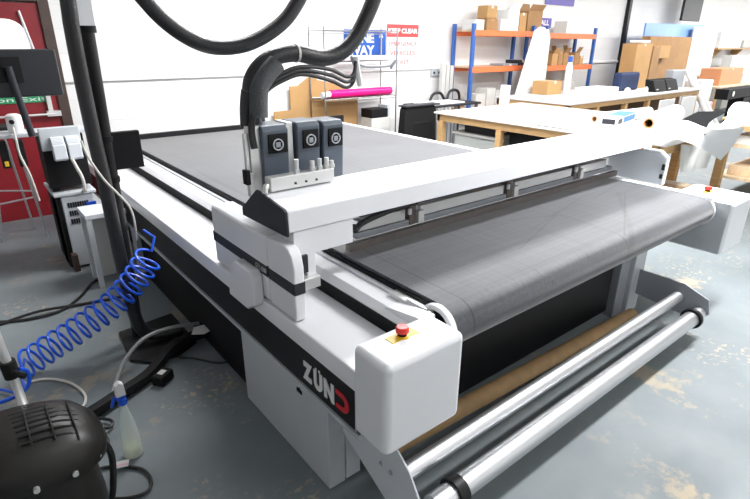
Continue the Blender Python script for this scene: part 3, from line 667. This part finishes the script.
s5 = signboard('wall_sign', 8.95, 9.9, 2.36, 2.50, signpur, 'purple wall sign at the very top edge of the view')
wr = thing('wire_shelf_rack', (4.4,5.92,0), 'tall chrome wire rack holding a magenta roll against the back wall', 'rack')
for x in (3.80, 5.00):
    for y in (5.75, 6.10): MB().cyl((x,y,0),(x,y,1.88), .010, 10).build('upright', chrome, wr, smooth=True)
for z in (1.83, 1.0, .30):
    m = MB()
    for y in (5.75,6.10): m.cyl((3.80,y,z),(5.0,y,z), .007, 8).cyl((3.80,y,z-.03),(5.0,y,z-.03), .004, 6)
    for x in (3.80,5.0): m.cyl((x,5.75,z),(x,6.10,z), .007, 8)
    if z < 1.5:
        for k in range(1, 8): m.cyl((3.80,5.75+k*.044,z),(5.0,5.75+k*.044,z), .003, 6)
    m.build('wire_shelf', chrome, wr, smooth=True)
mr_ = thing('magenta_film_roll', (4.38,5.85,1.008), 'bright magenta roll of film lying on the middle shelf of the wire rack', 'roll')
MB().cyl((3.93,5.84,1.062),(4.97,5.84,1.062), .052, 28).build('rolled_film', magenta, mr_, smooth=True)
MB().cyl((3.80,5.84,1.05),(3.95,5.84,1.062), .038, 24).build('paper_core', paper, mr_, smooth=True)
rf = thing('white_film_roll', (4.5,5.97,1.008), 'thin white roll lying behind the magenta roll on the wire rack', 'roll')
MB().cyl((3.9,5.98,1.04),(4.95,5.98,1.04), .032, 24).build('rolled_film', paper, rf, smooth=True)
tag(MB().box(4.15,4.95,5.80,6.05,1.47,1.53).build('rolled_banner', paper, bevel=.02), 'white rolled banner under the blue sign', 'banner')
bt = MB(); 
for x in (3.80,5.0):
    pass
bt.cyl((4.1,5.9,1.455),(5.0,5.9,1.465),.008,8); tag(bt.build('banner_rail', chrome, smooth=True), 'thin chrome rail carrying the white rolled banner in the wire rack', 'rail')
# leaning cardboard sheets
Mk = Matrix.Translation((3.5,6.12,0))
tag(MB().prism([(3.25,.0),(3.25,.86),(3.50,.86),(3.50,1.16),(3.62,1.16),(3.86,1.30),(4.02,1.12),(4.02,.0)], 1, 6.125, 6.14).build('cardboard_sheet', card2, bevel=.002), 'stepped tan cardboard sheet leaning on the wall behind the wire rack', 'cardboard')
tag(MB().prism([(3.60,.0),(3.70,.98),(3.95,1.22),(4.35,1.14),(4.62,.98),(4.62,.0)], 1, 6.15, 6.165).build('cardboard_sheet', card2, bevel=.002), 'tan folded cardboard sheet behind the right half of the wire rack', 'cardboard')
bl = thing('black_printer', (4.78,5.95,.30), 'low black box with a grey side on the lower shelf of the wire rack', 'box')
MB().box(4.60,4.90,5.80,6.05,.70,.82).build('box_body', blackm, bl, bevel=.008)
MB().box(4.90,4.95,5.82,6.03,.68,.86).build('grey_side', greypl, bl, bevel=.004)
MB().box(4.6,4.95,5.8,6.05,.31,.70).build('lower_case', papersh, bl, bevel=.006)
# sockets on wall
sk = thing('wall_socket', (6.2,6.16,1.20), 'grey double wall socket under the ledge with a cable', 'socket')
MB().box(6.10,6.32,6.16,6.20,1.20,1.30).build('socket_plate', greypl, sk, bevel=.004)
MB().cyl((6.15,6.155,1.25),(6.15,6.162,1.25),.02,12).cyl((6.26,6.155,1.25),(6.26,6.162,1.25),.02,12).build('socket_outlet', stripe, sk)
tag(MB().tube([(6.26,6.14,1.22),(6.30,6.12,1.0),(6.22,6.08,.80)], .010, 8, 5).build('socket_cable', cablegy, smooth=True), 'grey cable hanging from the wall socket', 'cable')
tag(MB().tube([(5.80,5.9,.02),(5.80,5.9,.60),(5.86,5.9,.92),(6.02,5.88,.97),(6.12,5.85,.86),(6.22,5.85,.99),(6.40,5.85,.97),(6.44,5.85,.74),(6.42,5.85,.02)], .022, 10, 6).build('coiled_black_hose', rubber, smooth=True), 'looped black hose behind the upright black case', 'hose')

# ------------------------------------------------------------------ orange and blue shelving
def shelving(xs, zs, name_label, x0, x1):
    r = thing('pallet_shelving', ((x0+x1)/2,5.85,0), name_label, 'shelving', 'orange and blue shelving on the back wall')
    for x in xs:
        for y in (5.70, 6.10): MB().box(x-.028, x+.028, y-.025, y+.025, 0, 1.97).build('upright', bluep, r, bevel=.003)
    for z in zs:
        MB().box(x0, x1, 5.67, 5.71, z-.085, z).box(x0, x1, 6.09, 6.13, z-.085, z).build('orange_beam', orange, r, bevel=.003)
        MB().box(x0+.03, x1-.03, 5.71, 6.09, z-.02, z-.005).build('shelf_board', ply, r)
    return r
shelving((6.50, 8.02), (1.88, 1.345, .70), 'orange shelf bay with blue uprights, left of the white leaning sheets', 6.50, 8.02)
shelving((8.40, 9.98), (1.86, 1.32, .70), 'orange shelf bay with blue uprights, below the purple install sign', 8.40, 9.98)
def carton(x0,x1,y0,y1,z0,z1,label,m=card,flaps=False,name='cardboard_box',group=None,rot=0):
    t_ = thing(name, ((x0+x1)/2,(y0+y1)/2,z0), label, 'box', group)
    Mr = Matrix.Translation(((x0+x1)/2,(y0+y1)/2,0)) @ Matrix.Rotation(rot,4,'Z') @ Matrix.Translation((-(x0+x1)/2,-(y0+y1)/2,0))
    cb_ = MB().box(x0,x1,y0,y1,z0,z1,Mr).build('carton', m, t_, bevel=.005)
    if flaps:
        MB().prism([(y0,z1),(y0-.06,z1+.09),(y0-.055,z1+.093),(y0+.006,z1)], 0, x0+.01, x1-.01, Mr).build('flap', m, cb_)
        MB().prism([(y1,z1),(y1+.03,z1+.12),(y1+.025,z1+.122),(y1-.006,z1)], 0, x0+.01, x1-.01, Mr).build('flap', m, cb_)
    else:
        MB().box((x0+x1)/2-.025,(x0+x1)/2+.025,y0-.001,y1+.001,z1-.04,z1+.001,Mr).build('packing_tape', card2 if m is card else papersh, cb_)
    return t_
carton(6.55,6.78,5.74,6.0,1.88,2.03,'small pale box at the left end of the top orange shelf',papersh)
carton(6.84,7.10,5.74,6.0,1.88,2.05,'low brown box left of centre on the top orange shelf',card)
carton(6.90,7.14,5.80,6.0,2.055,2.24,'tan box stacked on the low brown box on the top shelf',card2)
carton(7.16,7.34,5.72,5.9,1.88,2.05,'small white parcel beside the stacked boxes on the top shelf',paper)
carton(7.36,7.64,5.74,6.0,1.88,2.20,'open white carton with a brown side on the top orange shelf',paper,True)
carton(7.66,7.84,5.74,5.98,1.88,2.16,'narrow brown box beside the open white carton',card2)
carton(7.88,8.28,5.74,6.0,1.88,2.20,'open brown carton at the right end of the left top shelf',card,True)
carton(9.05,9.45,5.74,6.0,1.86,2.07,'low grey bundle on the right top shelf',papersh,name='wrapped_bundle')
for i,(x0,x1,h,m_) in enumerate(((8.72,8.90,.20,card2),(8.92,9.06,.24,card),(9.08,9.24,.21,card),(9.26,9.44,.17,card2),(9.46,9.62,.22,card),(9.64,9.76,.16,card2))):
    carton(x0,x1,5.74,6.0,1.32,1.32+h,['leftmost tan box','tall brown box, second from left','brown box, third from left','low tan box, fourth from left','brown box, fifth from left','small tan box at the right end'][i]+' on the middle shelf below the install sign',m_,i%2==0,group='boxes on the middle right shelf')
carton(7.3,7.7,5.72,6.0,1.346,1.376,'flat dark tray on the middle shelf of the left bay',grey,name='flat_tray')
carton(7.72,7.95,5.72,6.0,1.345,1.43,'small dark toolbox on the middle shelf of the left bay',stripe,name='small_toolbox')
for i,(x0,x1,h) in enumerate(((6.72,6.95,.22),(6.98,7.2,.3),(7.22,7.42,.26))):
    carton(x0,x1,5.74,6.0,.70,.70+h,['left','middle','right'][i]+' one of three pale boxes on the lowest shelf of the left bay',papersh,group='pale boxes on the lowest left shelf')
for i,(x0,x1,h) in enumerate(((8.75,9.1,.25),(9.2,9.6,.33))):
    carton(x0,x1,5.74,6.0,.70,.70+h,['brown carton on the lowest shelf of the right bay','white carton on the lowest shelf of the right bay'][i],[card,papersh][i])
for i,x in enumerate((6.18,6.27,6.36)):
    tag(MB().box(x-.02,x+.05,5.98,6.05,.0,1.40-.02*i).build('white_extrusion', papersh, bevel=.004), ['leftmost','middle','rightmost'][i]+' of three white strips standing left of the orange shelving','strip','white strips standing by the shelving')
# white sheets leaning before the gap
tag(MB().prism([(7.28,.0),(7.35,.92),(7.68,1.88),(7.82,1.95),(7.98,1.93),(8.15,.90),(8.3,0)], 1, 5.44, 5.46).build('leaning_sheet', paper, bevel=.003), 'white transparent film sheet leaning in front of the orange shelves', 'sheet')
tag(MB().prism([(7.66,0),(7.70,.92),(7.90,1.88),(8.12,1.92),(8.20,1.78),(8.20,.0)], 1, 5.48, 5.50).build('leaning_sheet', papersh, bevel=.003), 'off-white sheet behind the front leaning film sheet', 'sheet')

# ------------------------------------------------------------------ benches
b1 = thing('work_bench', (5.5,3.2,0), 'long pine work bench with a white top directly behind the cutter', 'work bench')
MB().box(4.66, 6.42, 1.86, 4.64, .885, .905).build('table_top', tabw, b1, bevel=.003)
MB().box(4.70, 4.745, 1.92, 4.62, .80, .885).box(6.34,6.385,1.92,4.62,.80,.885).box(4.70,6.385,4.57,4.615,.80,.885).box(4.70,6.385,1.90,1.945,.80,.885).build('apron_rail', pine, b1, bevel=.003)
for y in (4.52, 3.62, 2.72): MB().box(4.69, 4.76, y, y+.07, 0, .80).build('leg', pine, b1, bevel=.003)
for y in (1.90, 2.35, 4.52): MB().box(6.28, 6.36, y, y+.085, 0, .80).build('leg', pine, b1, bevel=.003)
MB().box(4.72, 6.34, 1.95, 4.55, .20, .225).build('lower_shelf', ply, b1, bevel=.003)
cr = thing('storage_crate', (5.1,4.0,.225), 'translucent white storage crate under the bench between its front legs', 'crate')
MB().box(4.82, 5.25, 3.70, 4.42, .36, .66).build('crate_body', clearp, cr, bevel=.012)
MB().box(4.795, 5.275, 3.675, 4.445, .655, .685).build('crate_rim', papersh, cr, bevel=.006)
MB().box(4.85, 5.22, 3.73, 4.39, .225, .36).build('crate_base', papersh, cr, bevel=.01)
carton(4.86,5.22,3.82,4.30,.6855,.76,'flat dark case lying on the translucent storage crate',stripe,name='dark_case')
carton(4.80,5.33,2.56,3.58,.226,.78,'large black block added on the lower shelf to darken the space beneath the bench',blackm,name='bench_shade_block')  # black block sized to fill the space under the bench with shade
b2 = thing('work_bench', (8.9,4.9,0), 'second pine bench farther back with open bays and clutter on its white top', 'work bench')
MB().box(6.80, 11.3, 4.10, 5.42, .885, .91).build('table_top', tabw, b2, bevel=.003)
MB().box(6.82, 6.865, 4.12, 5.40, .80, .885).box(6.82,11.28,4.12,4.165,.81,.885).box(6.82,11.28,5.355,5.40,.80,.885).build('apron_rail', pine, b2, bevel=.003)
for x in (6.83, 7.60, 8.47, 9.24, 10.2, 11.18):
    MB().box(x, x+.075, 4.125, 4.20, 0, .81).build('leg', pine, b2, bevel=.003)
    MB().box(x, x+.075, 5.32, 5.395, 0, .80).build('leg', pine, b2, bevel=.003)
MB().box(6.84, 11.2, 4.205, 5.30, .30, .325).build('lower_shelf', ply, b2)
MB().box(6.86, 11.2, 4.70, 4.715, .0, .80).build('back_board', mat('dark_bay_shade', (.16,.10,.06), .8), b2)  # dark sheet added so the open bays look shaded
for i, x in enumerate((9.50, 10.40)):
    tag(MB().box(x, x+.55, 4.03, 4.06, .0, .80).build('leaning_board', paper, bevel=.003), ['left','right'][i]+' white board leaning against the front of the far bench', 'board', 'white boards leaning on the far bench')
tag(MB().cyl((5.0,3.85,.905),(5.0,3.85,1.25), .055, 24).build('white_paper_roll', paper, smooth=True), 'short white roll standing upright on the near bench', 'roll')
# rolls and boxes at the near end of bench 1
def roll(p0, p1, r, label, name='paper_roll', core=card, m=paper):
    t_ = thing(name, (Vector(p0)+Vector(p1))/2 - Vector((0,0,r)), label, 'roll')
    MB().pipe(p0, p1, r, r*.52, 32).build('rolled_sheet', m, t_, smooth=True)
    d = (Vector(p1)-Vector(p0)).normalized()*.004
    MB().pipe(Vector(p0)-d, Vector(p1)+d, r*.52, r*.40, 24).build('core', core, t_, smooth=True)
    return t_
roll((5.13,2.25,1.0),(6.1,2.42,1.0), .094, 'thick white paper roll with a brown core showing, right of the blue printed box')
roll((5.25,2.86,.965),(6.28,2.78,.965), .06, 'thinner white roll behind the blue printed box')
tag(MB().grid(lambda u,v: Vector((4.70+.50*u, 2.60+.9*v+.1*u, .915+.015*math.sin(PI*v)**2*(.4+.6*u))), 16, 10, .004).build('loose_paper_sheet', paper, smooth=True), 'white curling sheet spread on the near bench beside the rolls', 'paper sheet')
bb = thing('printed_carton', (5.2,2.60,.98), 'small white and blue printed carton on the near bench', 'box')
Mb = Matrix.Translation((5.12,2.56,.965)) @ Matrix.Rotation(math.radians(12),4,'Z')
MB().box(-.22,.42,-.07,.09,0,.075,Mb).build('carton_body', paper, bb, bevel=.003)
MB().box(-.02,.40,-.072,-.07,.012,.066,Mb).box(-.02,.42,-.072,.092,.0751,.077,Mb).build('blue_print', boxblue, bb)
MB().box(-.20,-.06,-.072,-.07,.014,.062,Mb).box(-.222,-.22,-.05,.07,.014,.062,Mb).build('dark_print', stripe, bb)
# draped sheets at the end of the bench
def cr_(P, t):
    n = len(P)-1; t = t*n; i = min(int(t), n-1); t -= i
    a_, b_, c_, d_ = [Vector(P[k]) for k in (max(i-1,0), i, i+1, min(i+2,n))]
    return .5*((2*b_) + (c_-a_)*t + (2*a_-5*b_+4*c_-d_)*t*t + (3*b_-a_-3*c_+d_)*t**3)
def patch(rows): return lambda u, v: cr_([cr_(r_, u) for r_ in rows], v)
tag(MB().grid(patch([[(5.28,2.09,.985),(5.6,2.13,1.02),(6.05,2.18,1.05)],[(5.05,1.72,.975),(5.5,1.86,1.03),(5.99,1.90,1.085)]]), 16, 8, .006).build('vinyl_sheet', chartex, smooth=True), 'charcoal grey vinyl sheet lying across the end of the near bench', 'vinyl sheet')
tag(MB().grid(patch([[(4.48,1.93,.99),(4.96,2.02,1.02),(5.28,2.0,1.045),(5.03,1.68,1.03),(5.34,1.53,1.03)],
                     [(4.44,1.90,.995),(4.62,1.84,1.045),(4.95,1.84,1.03),(5.12,1.69,.95),(5.50,1.62,.86)],
                     [(4.42,1.88,.975),(4.36,1.76,1.02),(4.767,1.74,.936),(5.217,1.74,.807),(5.655,1.74,.669)]]), 28, 12, .004).build('paper_sheet', paper, smooth=True), 'large white sheet curling over the near end of the bench', 'paper sheet')
tag(MB().grid(patch([[(6.02,1.90,1.10),(6.5,2.0,1.13),(6.95,2.02,1.10)],[(5.5,1.74,1.06),(5.8,1.72,1.08),(6.1,1.62,1.06)],[(5.06,1.66,1.035),(5.25,1.58,1.05),(5.42,1.47,1.04)]]), 14, 10, .004).build('paper_sheet', paper, smooth=True), 'white sheet fanning out at the right of the charcoal vinyl sheet', 'paper sheet')
tag(MB().grid(lambda u,v: Vector((4.92+.80*u+.10*v*(.5-u), 1.845-.02*math.sin(14*u+2)*v, (.885-.13*u) - (.27-.10*u)*v)), 24, 10, .003).build('hanging_plastic_sheet', papersh, smooth=True), 'off-white plastic hanging off the end of the near bench', 'plastic sheet')
wb = thing('labelled_roll_box', (4.9,2.05,.226), 'pale box with a red round mark under the end of the near bench', 'box')
MB().box(4.78,5.02,2.0,2.5,.226,.78).build('box_body', papersh, wb, bevel=.006)
MB().pipe((4.84,1.999,.62),(4.84,1.995,.62),.04,.024,24).box(4.84,4.88,1.995,1.999,.612,.628).build('red_mark', signred, wb)
for i, x in enumerate((5.35,5.75)):
    tag(MB().box(x,x+.16,1.97,4.0,.226,.30+.03*i).build('stacked_boards', ply, bevel=.004), ['left','right'][i]+' stack of thin boards on the lower shelf of the near bench','boards','board stacks on the lower bench shelf')
# right hand bench
b3 = thing('side_bench', (8.0,1.7,0), 'pine bench with a lower shelf at the right edge of the view', 'work bench')
MB().box(7.0, 9.2, 1.10, 2.25, .885, .91).build('table_top', pine, b3, bevel=.003)
MB().box(7.02, 7.07, 1.12, 2.22, .78, .885).build('apron_rail', pine, b3)
for x, y in ((7.03,2.13),(7.03,1.15),(9.08,2.13),(9.08,1.15)): MB().box(x,x+.08,y,y+.08,0,.885).build('leg', pine, b3, bevel=.003)
MB().box(7.0, 9.16, 1.15, 2.2, .22, .25).build('lower_shelf', ply, b3)
MB().box(7.06, 9.16, 1.2, 2.2, .58, .61).build('middle_shelf', ply, b3)
carton(7.12,7.9,1.35,2.1,.61,.72,'stack of grey sheets on the middle shelf of the right bench',papersh,name='sheet_stack')
carton(7.12,7.8,1.35,2.1,.25,.36,'low pile of boards on the bottom shelf of the right bench',ply,name='board_pile')
tag(MB().grid(lambda u,v: Vector((6.95+1.5*u, 1.3+.9*v, .93+.05*math.sin(3*u+2*v))), 14, 10, .005).build('paper_sheet', paper, smooth=True), 'white sheet curling on top of the right bench', 'paper sheet')

# ------------------------------------------------------------------ clutter on and behind the far bench
tag(MB().prism([(11.80,0),(11.80,2.10),(14.75,2.13),(14.75,0)], 1, 5.62, 5.66).build('pale_blue_board', lightblue, bevel=.003), 'large pale blue board standing behind the brown boxes', 'board')
tag(MB().box(13.9,15.3,5.48,5.52,.0,2.07).build('leaning_white_board', paper, bevel=.003), 'white board leaning in front of the right side of the blue board', 'board')
carton(11.3,13.3,5.25,5.42,0,1.84,'large brown cardboard box behind the far bench, in front of the blue board',card)
bigc = COL.objects[-1]
while bigc.parent: bigc = bigc.parent
MB().box(11.50,12.05,5.14,5.249,1.42,1.66).build('taped_on_box', card2, bigc, bevel=.005)
carton(10.02,10.62,4.86,5.14,.911,1.70,'upright tan box on the far bench with white wrap on top',card2)
tag(MB().box(10.2,10.55,4.88,5.12,1.705,1.76).build('white_wrap', paper, bevel=.02), 'crumpled white wrap on top of the upright tan box', 'wrap')
carton(10.66,10.98,4.86,5.14,.911,1.66,'narrow tan box beside the upright tan box',card,rot=.06)
tag(MB().box(9.30,10.0,4.70,4.85,.912,1.22).build('navy_cloth_bag', navy, bevel=.04), 'navy blue cloth bag on the far bench left of the black cases', 'bag')
tag(MB().box(10.75,11.28,4.45,4.60,.912,1.24).build('grey_printed_box', grey, bevel=.02), 'dark grey box with white scribble behind the black cases', 'box')
for i,(x0,x1) in enumerate(((9.66,10.10),(10.13,10.58))):
    k = thing('black_case', ((x0+x1)/2,4.35,.912), ['left','right'][i]+' one of two glossy black cases on the far bench', 'case', 'black cases on the far bench')
    sh_ = MB().prism([(4.22,.912),(4.30,1.10),(4.44,1.12),(4.42,.912)], 0, x0, x1).build('case_shell', blackm, k, bevel=.012)
    MB().box(x0+.05,x0+.12,4.235,4.25,.93,.96).build('case_label', papersh, sh_)
for i,(x,y,s_) in enumerate(((9.0,4.4,.05),(8.02,4.55,.04),(9.45,4.3,.035))):
    tag(MB().lathe([(s_,0),(s_*1.1,.03),(s_*.9,.08),(s_*.4,.10)], (x,y,.911), 18).build('small_pot', paper if i else papersh, smooth=True), ['larger white pot on the far bench left of the black cases','small white pot furthest left on the far bench','small white pot nearest the black cases'][i], 'pot')
tag(MB().box(8.2,8.9,4.5,4.9,.911,1.02).build('paper_stack', paper, bevel=.01), 'white paper stack on the far bench', 'paper stack')
bt2 = thing('blue_capped_bottle', (8.12,5.0,.911), 'white bottle with a blue cap on the far bench beside the leaning sheets', 'bottle')
MB().lathe([(.05,0),(.055,.02),(.055,.42),(.03,.50)], (8.12,5.0,.911), 20).build('bottle_body', paper, bt2, smooth=True)
MB().cyl((8.12,5.0,1.411),(8.12,5.0,1.50),.035,18).build('cap', signblue, bt2, smooth=True)
carton(7.65,8.05,5.05,5.35,.911,1.12,'open tan cardboard box on the far bench in front of the leaning sheets',card2)
for i,(a,b) in enumerate((((11.75,3.85,.07),(11.42,4.5,1.25)),((12.0,3.85,.07),(11.60,4.5,1.2)))):
    tag(MB().cyl(a,b,.052,20).build('leaning_tube', papersh if i else paper, smooth=True), ['left','right'][i]+' white tube leaning past the right end of the far bench','tube','white tubes leaning on the far bench')
tag(MB().box(13.75,14.75,5.75,5.81,2.20,3.28).build('hanging_black_screen', stripe, bevel=.01), 'dark grey panel hanging at the top edge right of centre', 'panel')
# far right desk and shelf
fd = thing('far_desk', (15.6,5.0,0), 'far desk carrying an orange brown carton at the right edge', 'desk')
MB().box(14.0,18,4.7,5.45,.74,.78).build('desk_top', ply, fd, bevel=.004)
for x in (14.05,17.9):
    for y in (4.75,5.38): MB().box(x,x+.06,y,y+.06,0,.74).build('leg', pine, fd)
pr_ = thing('wide_printer', (14.4,4.25,0), 'large black printer standing on the floor at the right edge', 'printer')
MB().box(13.75,15.4,4.1,4.4,0,.60).build('printer_body', blackm, pr_, bevel=.02)
fa_ = MB().box(12.75,14.6,4.1,4.35,.61,.82).build('feed_arm', blackm, pr_, bevel=.01)
MB().cyl((13.05,4.095,.72),(13.05,4.10,.72),.055,16).build('round_window', alu, fa_)
sh = thing('wall_shelf', (17.5,6.0,1.60), 'pine wall shelf at the right edge above the printer', 'shelf')
MB().box(16.6,21,5.85,6.2,1.56,1.60).build('shelf_board', pine, sh, bevel=.004)
for x in (17.0,18.6): MB().prism([(6.2,1.56),(5.9,1.56),(6.2,1.2)], 0, x, x+.05).build('shelf_bracket', pine, sh)
tag(MB().box(16.7,18.3,5.88,6.15,1.602,2.0).build('shelf_papers', paper, bevel=.01), 'stack of white papers on the pine wall shelf', 'papers')
tag(MB().box(18.5,19.6,5.88,6.15,1.602,1.8).build('shelf_box', papersh, bevel=.01), 'pale box beside the white papers on the wall shelf', 'box')
tag(MB().box(16.9,18.6,5.55,5.80,.0,1.42).build('tall_white_carton', papersh, bevel=.01), 'tall pale carton under the pine wall shelf', 'carton')
carton(14.3,15.7,4.85,5.3,.781,1.16,'orange brown carton on the far desk behind the black printer',mat('orange_card',(.55,.24,.11),.7))
carton(15.8,16.5,4.85,5.3,.781,1.02,'low pale box on the far desk beside the orange brown carton',papersh)
for i,(x,h,m_) in enumerate(((13.35,.5,pinklab),(12.95,.62,papersh),(12.62,.55,paper))):
    tag(MB().box(x-.28,x,4.55,4.70,0,h).build('stacked_folder', m_, bevel=.01), ['pale pink box low on the floor left of the black printer','off-white box low on the floor beside the pale pink box','white box on the floor nearest the leaning tubes'][i], 'box')
tag(MB().box(13.0,13.7,4.75,5.1,.0,.95).build('white_bin', papersh, bevel=.03), 'pale bin on the floor right of the leaning tubes', 'bin')

# upright black case left of bench
bn = thing('equipment_case', (4.68,4.95,0), 'upright black case with a recessed front between the wire rack and the bench', 'case')
MB().prism([(4.38,.0),(4.385,.40),(4.43,.91),(4.46,.945),(4.93,.945),(4.965,.91),(4.99,.40),(4.99,0)], 1, 4.90, 5.02).build('case_body', blackm, bn, bevel=.012)
MB().prism([(4.50,.45),(4.54,.72),(4.56,.75),(4.83,.75),(4.85,.72),(4.88,.45)], 1, 4.892, 4.90).build('front_recess', black, bn, bevel=.004)
MB().box(4.42, 5.02, 4.88, 5.04, .945, .965).build('case_top', stripe, bn, bevel=.006)
ct = thing('small_side_table', (5.45,5.4,0), 'small low table behind the near bench with white sheets on its top', 'table')
MB().box(5.05,6.15,5.15,5.65,.86,.89).build('table_top', stripe, ct, bevel=.004)
for x in (5.08,6.08):
    for y in (5.18,5.58): MB().box(x,x+.04,y,y+.04,0,.86).build('leg', grey, ct)
tag(MB().box(5.15,5.85,5.2,5.55,.891,.91).build('white_sheet_pile', paper, bevel=.003), 'white sheets on the small dark table behind the near bench', 'sheets')

# ------------------------------------------------------------------ light
def area(name, loc, size, sy, energy, rot=(0,0,0), col=(1,1,1)):
    l = bpy.data.lights.new(name, 'AREA'); l.shape = 'RECTANGLE'; l.size = size; l.size_y = sy; l.energy = energy; l.color = col
    o = bpy.data.objects.new(name, l); COL.objects.link(o); o.location = loc; o.rotation_euler = rot; return o
area('ceiling_tube_light', (4.3, .9, 3.2), 1.8, .3, 165)
area('ceiling_tube_light', (8.5, 3.6, 3.2), 6.0, .6, 115)
area('ceiling_tube_light', (3.2, 3.6, 3.2), 3.5, .6, 150)
area('ceiling_tube_light', (14.5, 3.4, 3.2), 5.0, .8, 190)
area('ceiling_tube_light', (2.2, -1.4, 3.2), 2.4, .4, 22)
area('added_side_daylight', (23.8, 2.5, 1.7), 5.5, 2.8, 330, (0, math.radians(90), 0), (1,.98,.95))  # soft daylight added by the solid right wall; no opening is built there
w = bpy.data.worlds.new('world'); scene.world = w; w.use_nodes = True
w.node_tree.nodes['Background'].inputs['Color'].default_value = (.9,.95,1,1); w.node_tree.nodes['Background'].inputs['Strength'].default_value = .25

# ------------------------------------------------------------------ camera
cam = bpy.data.cameras.new('camera'); co = bpy.data.objects.new('camera', cam); COL.objects.link(co)
a, b, c, f = -0.678203, 0.383313, 0.0058218, 514.518
fw = Vector((-math.sin(a)*math.cos(b), math.cos(a)*math.cos(b), -math.sin(b))); rt = Vector((math.cos(a), math.sin(a), 0)); up = rt.cross(fw)
r2 = rt*math.cos(c) + up*math.sin(c); u2 = -rt*math.sin(c) + up*math.cos(c)
co.matrix_world = Matrix(((r2.x,u2.x,-fw.x,0),(r2.y,u2.y,-fw.y,0),(r2.z,u2.z,-fw.z,1.7),(0,0,0,1)))
cam.sensor_fit = 'HORIZONTAL'; cam.sensor_width = 36; cam.lens = 36*f/750; cam.clip_start = .02
scene.camera = co
scene.view_settings.view_transform = 'Standard'; scene.view_settings.look = 'None'
scene.view_settings.gamma = 1; scene.view_settings.use_curve_mapping = False
scene.view_settings.exposure = 0.78
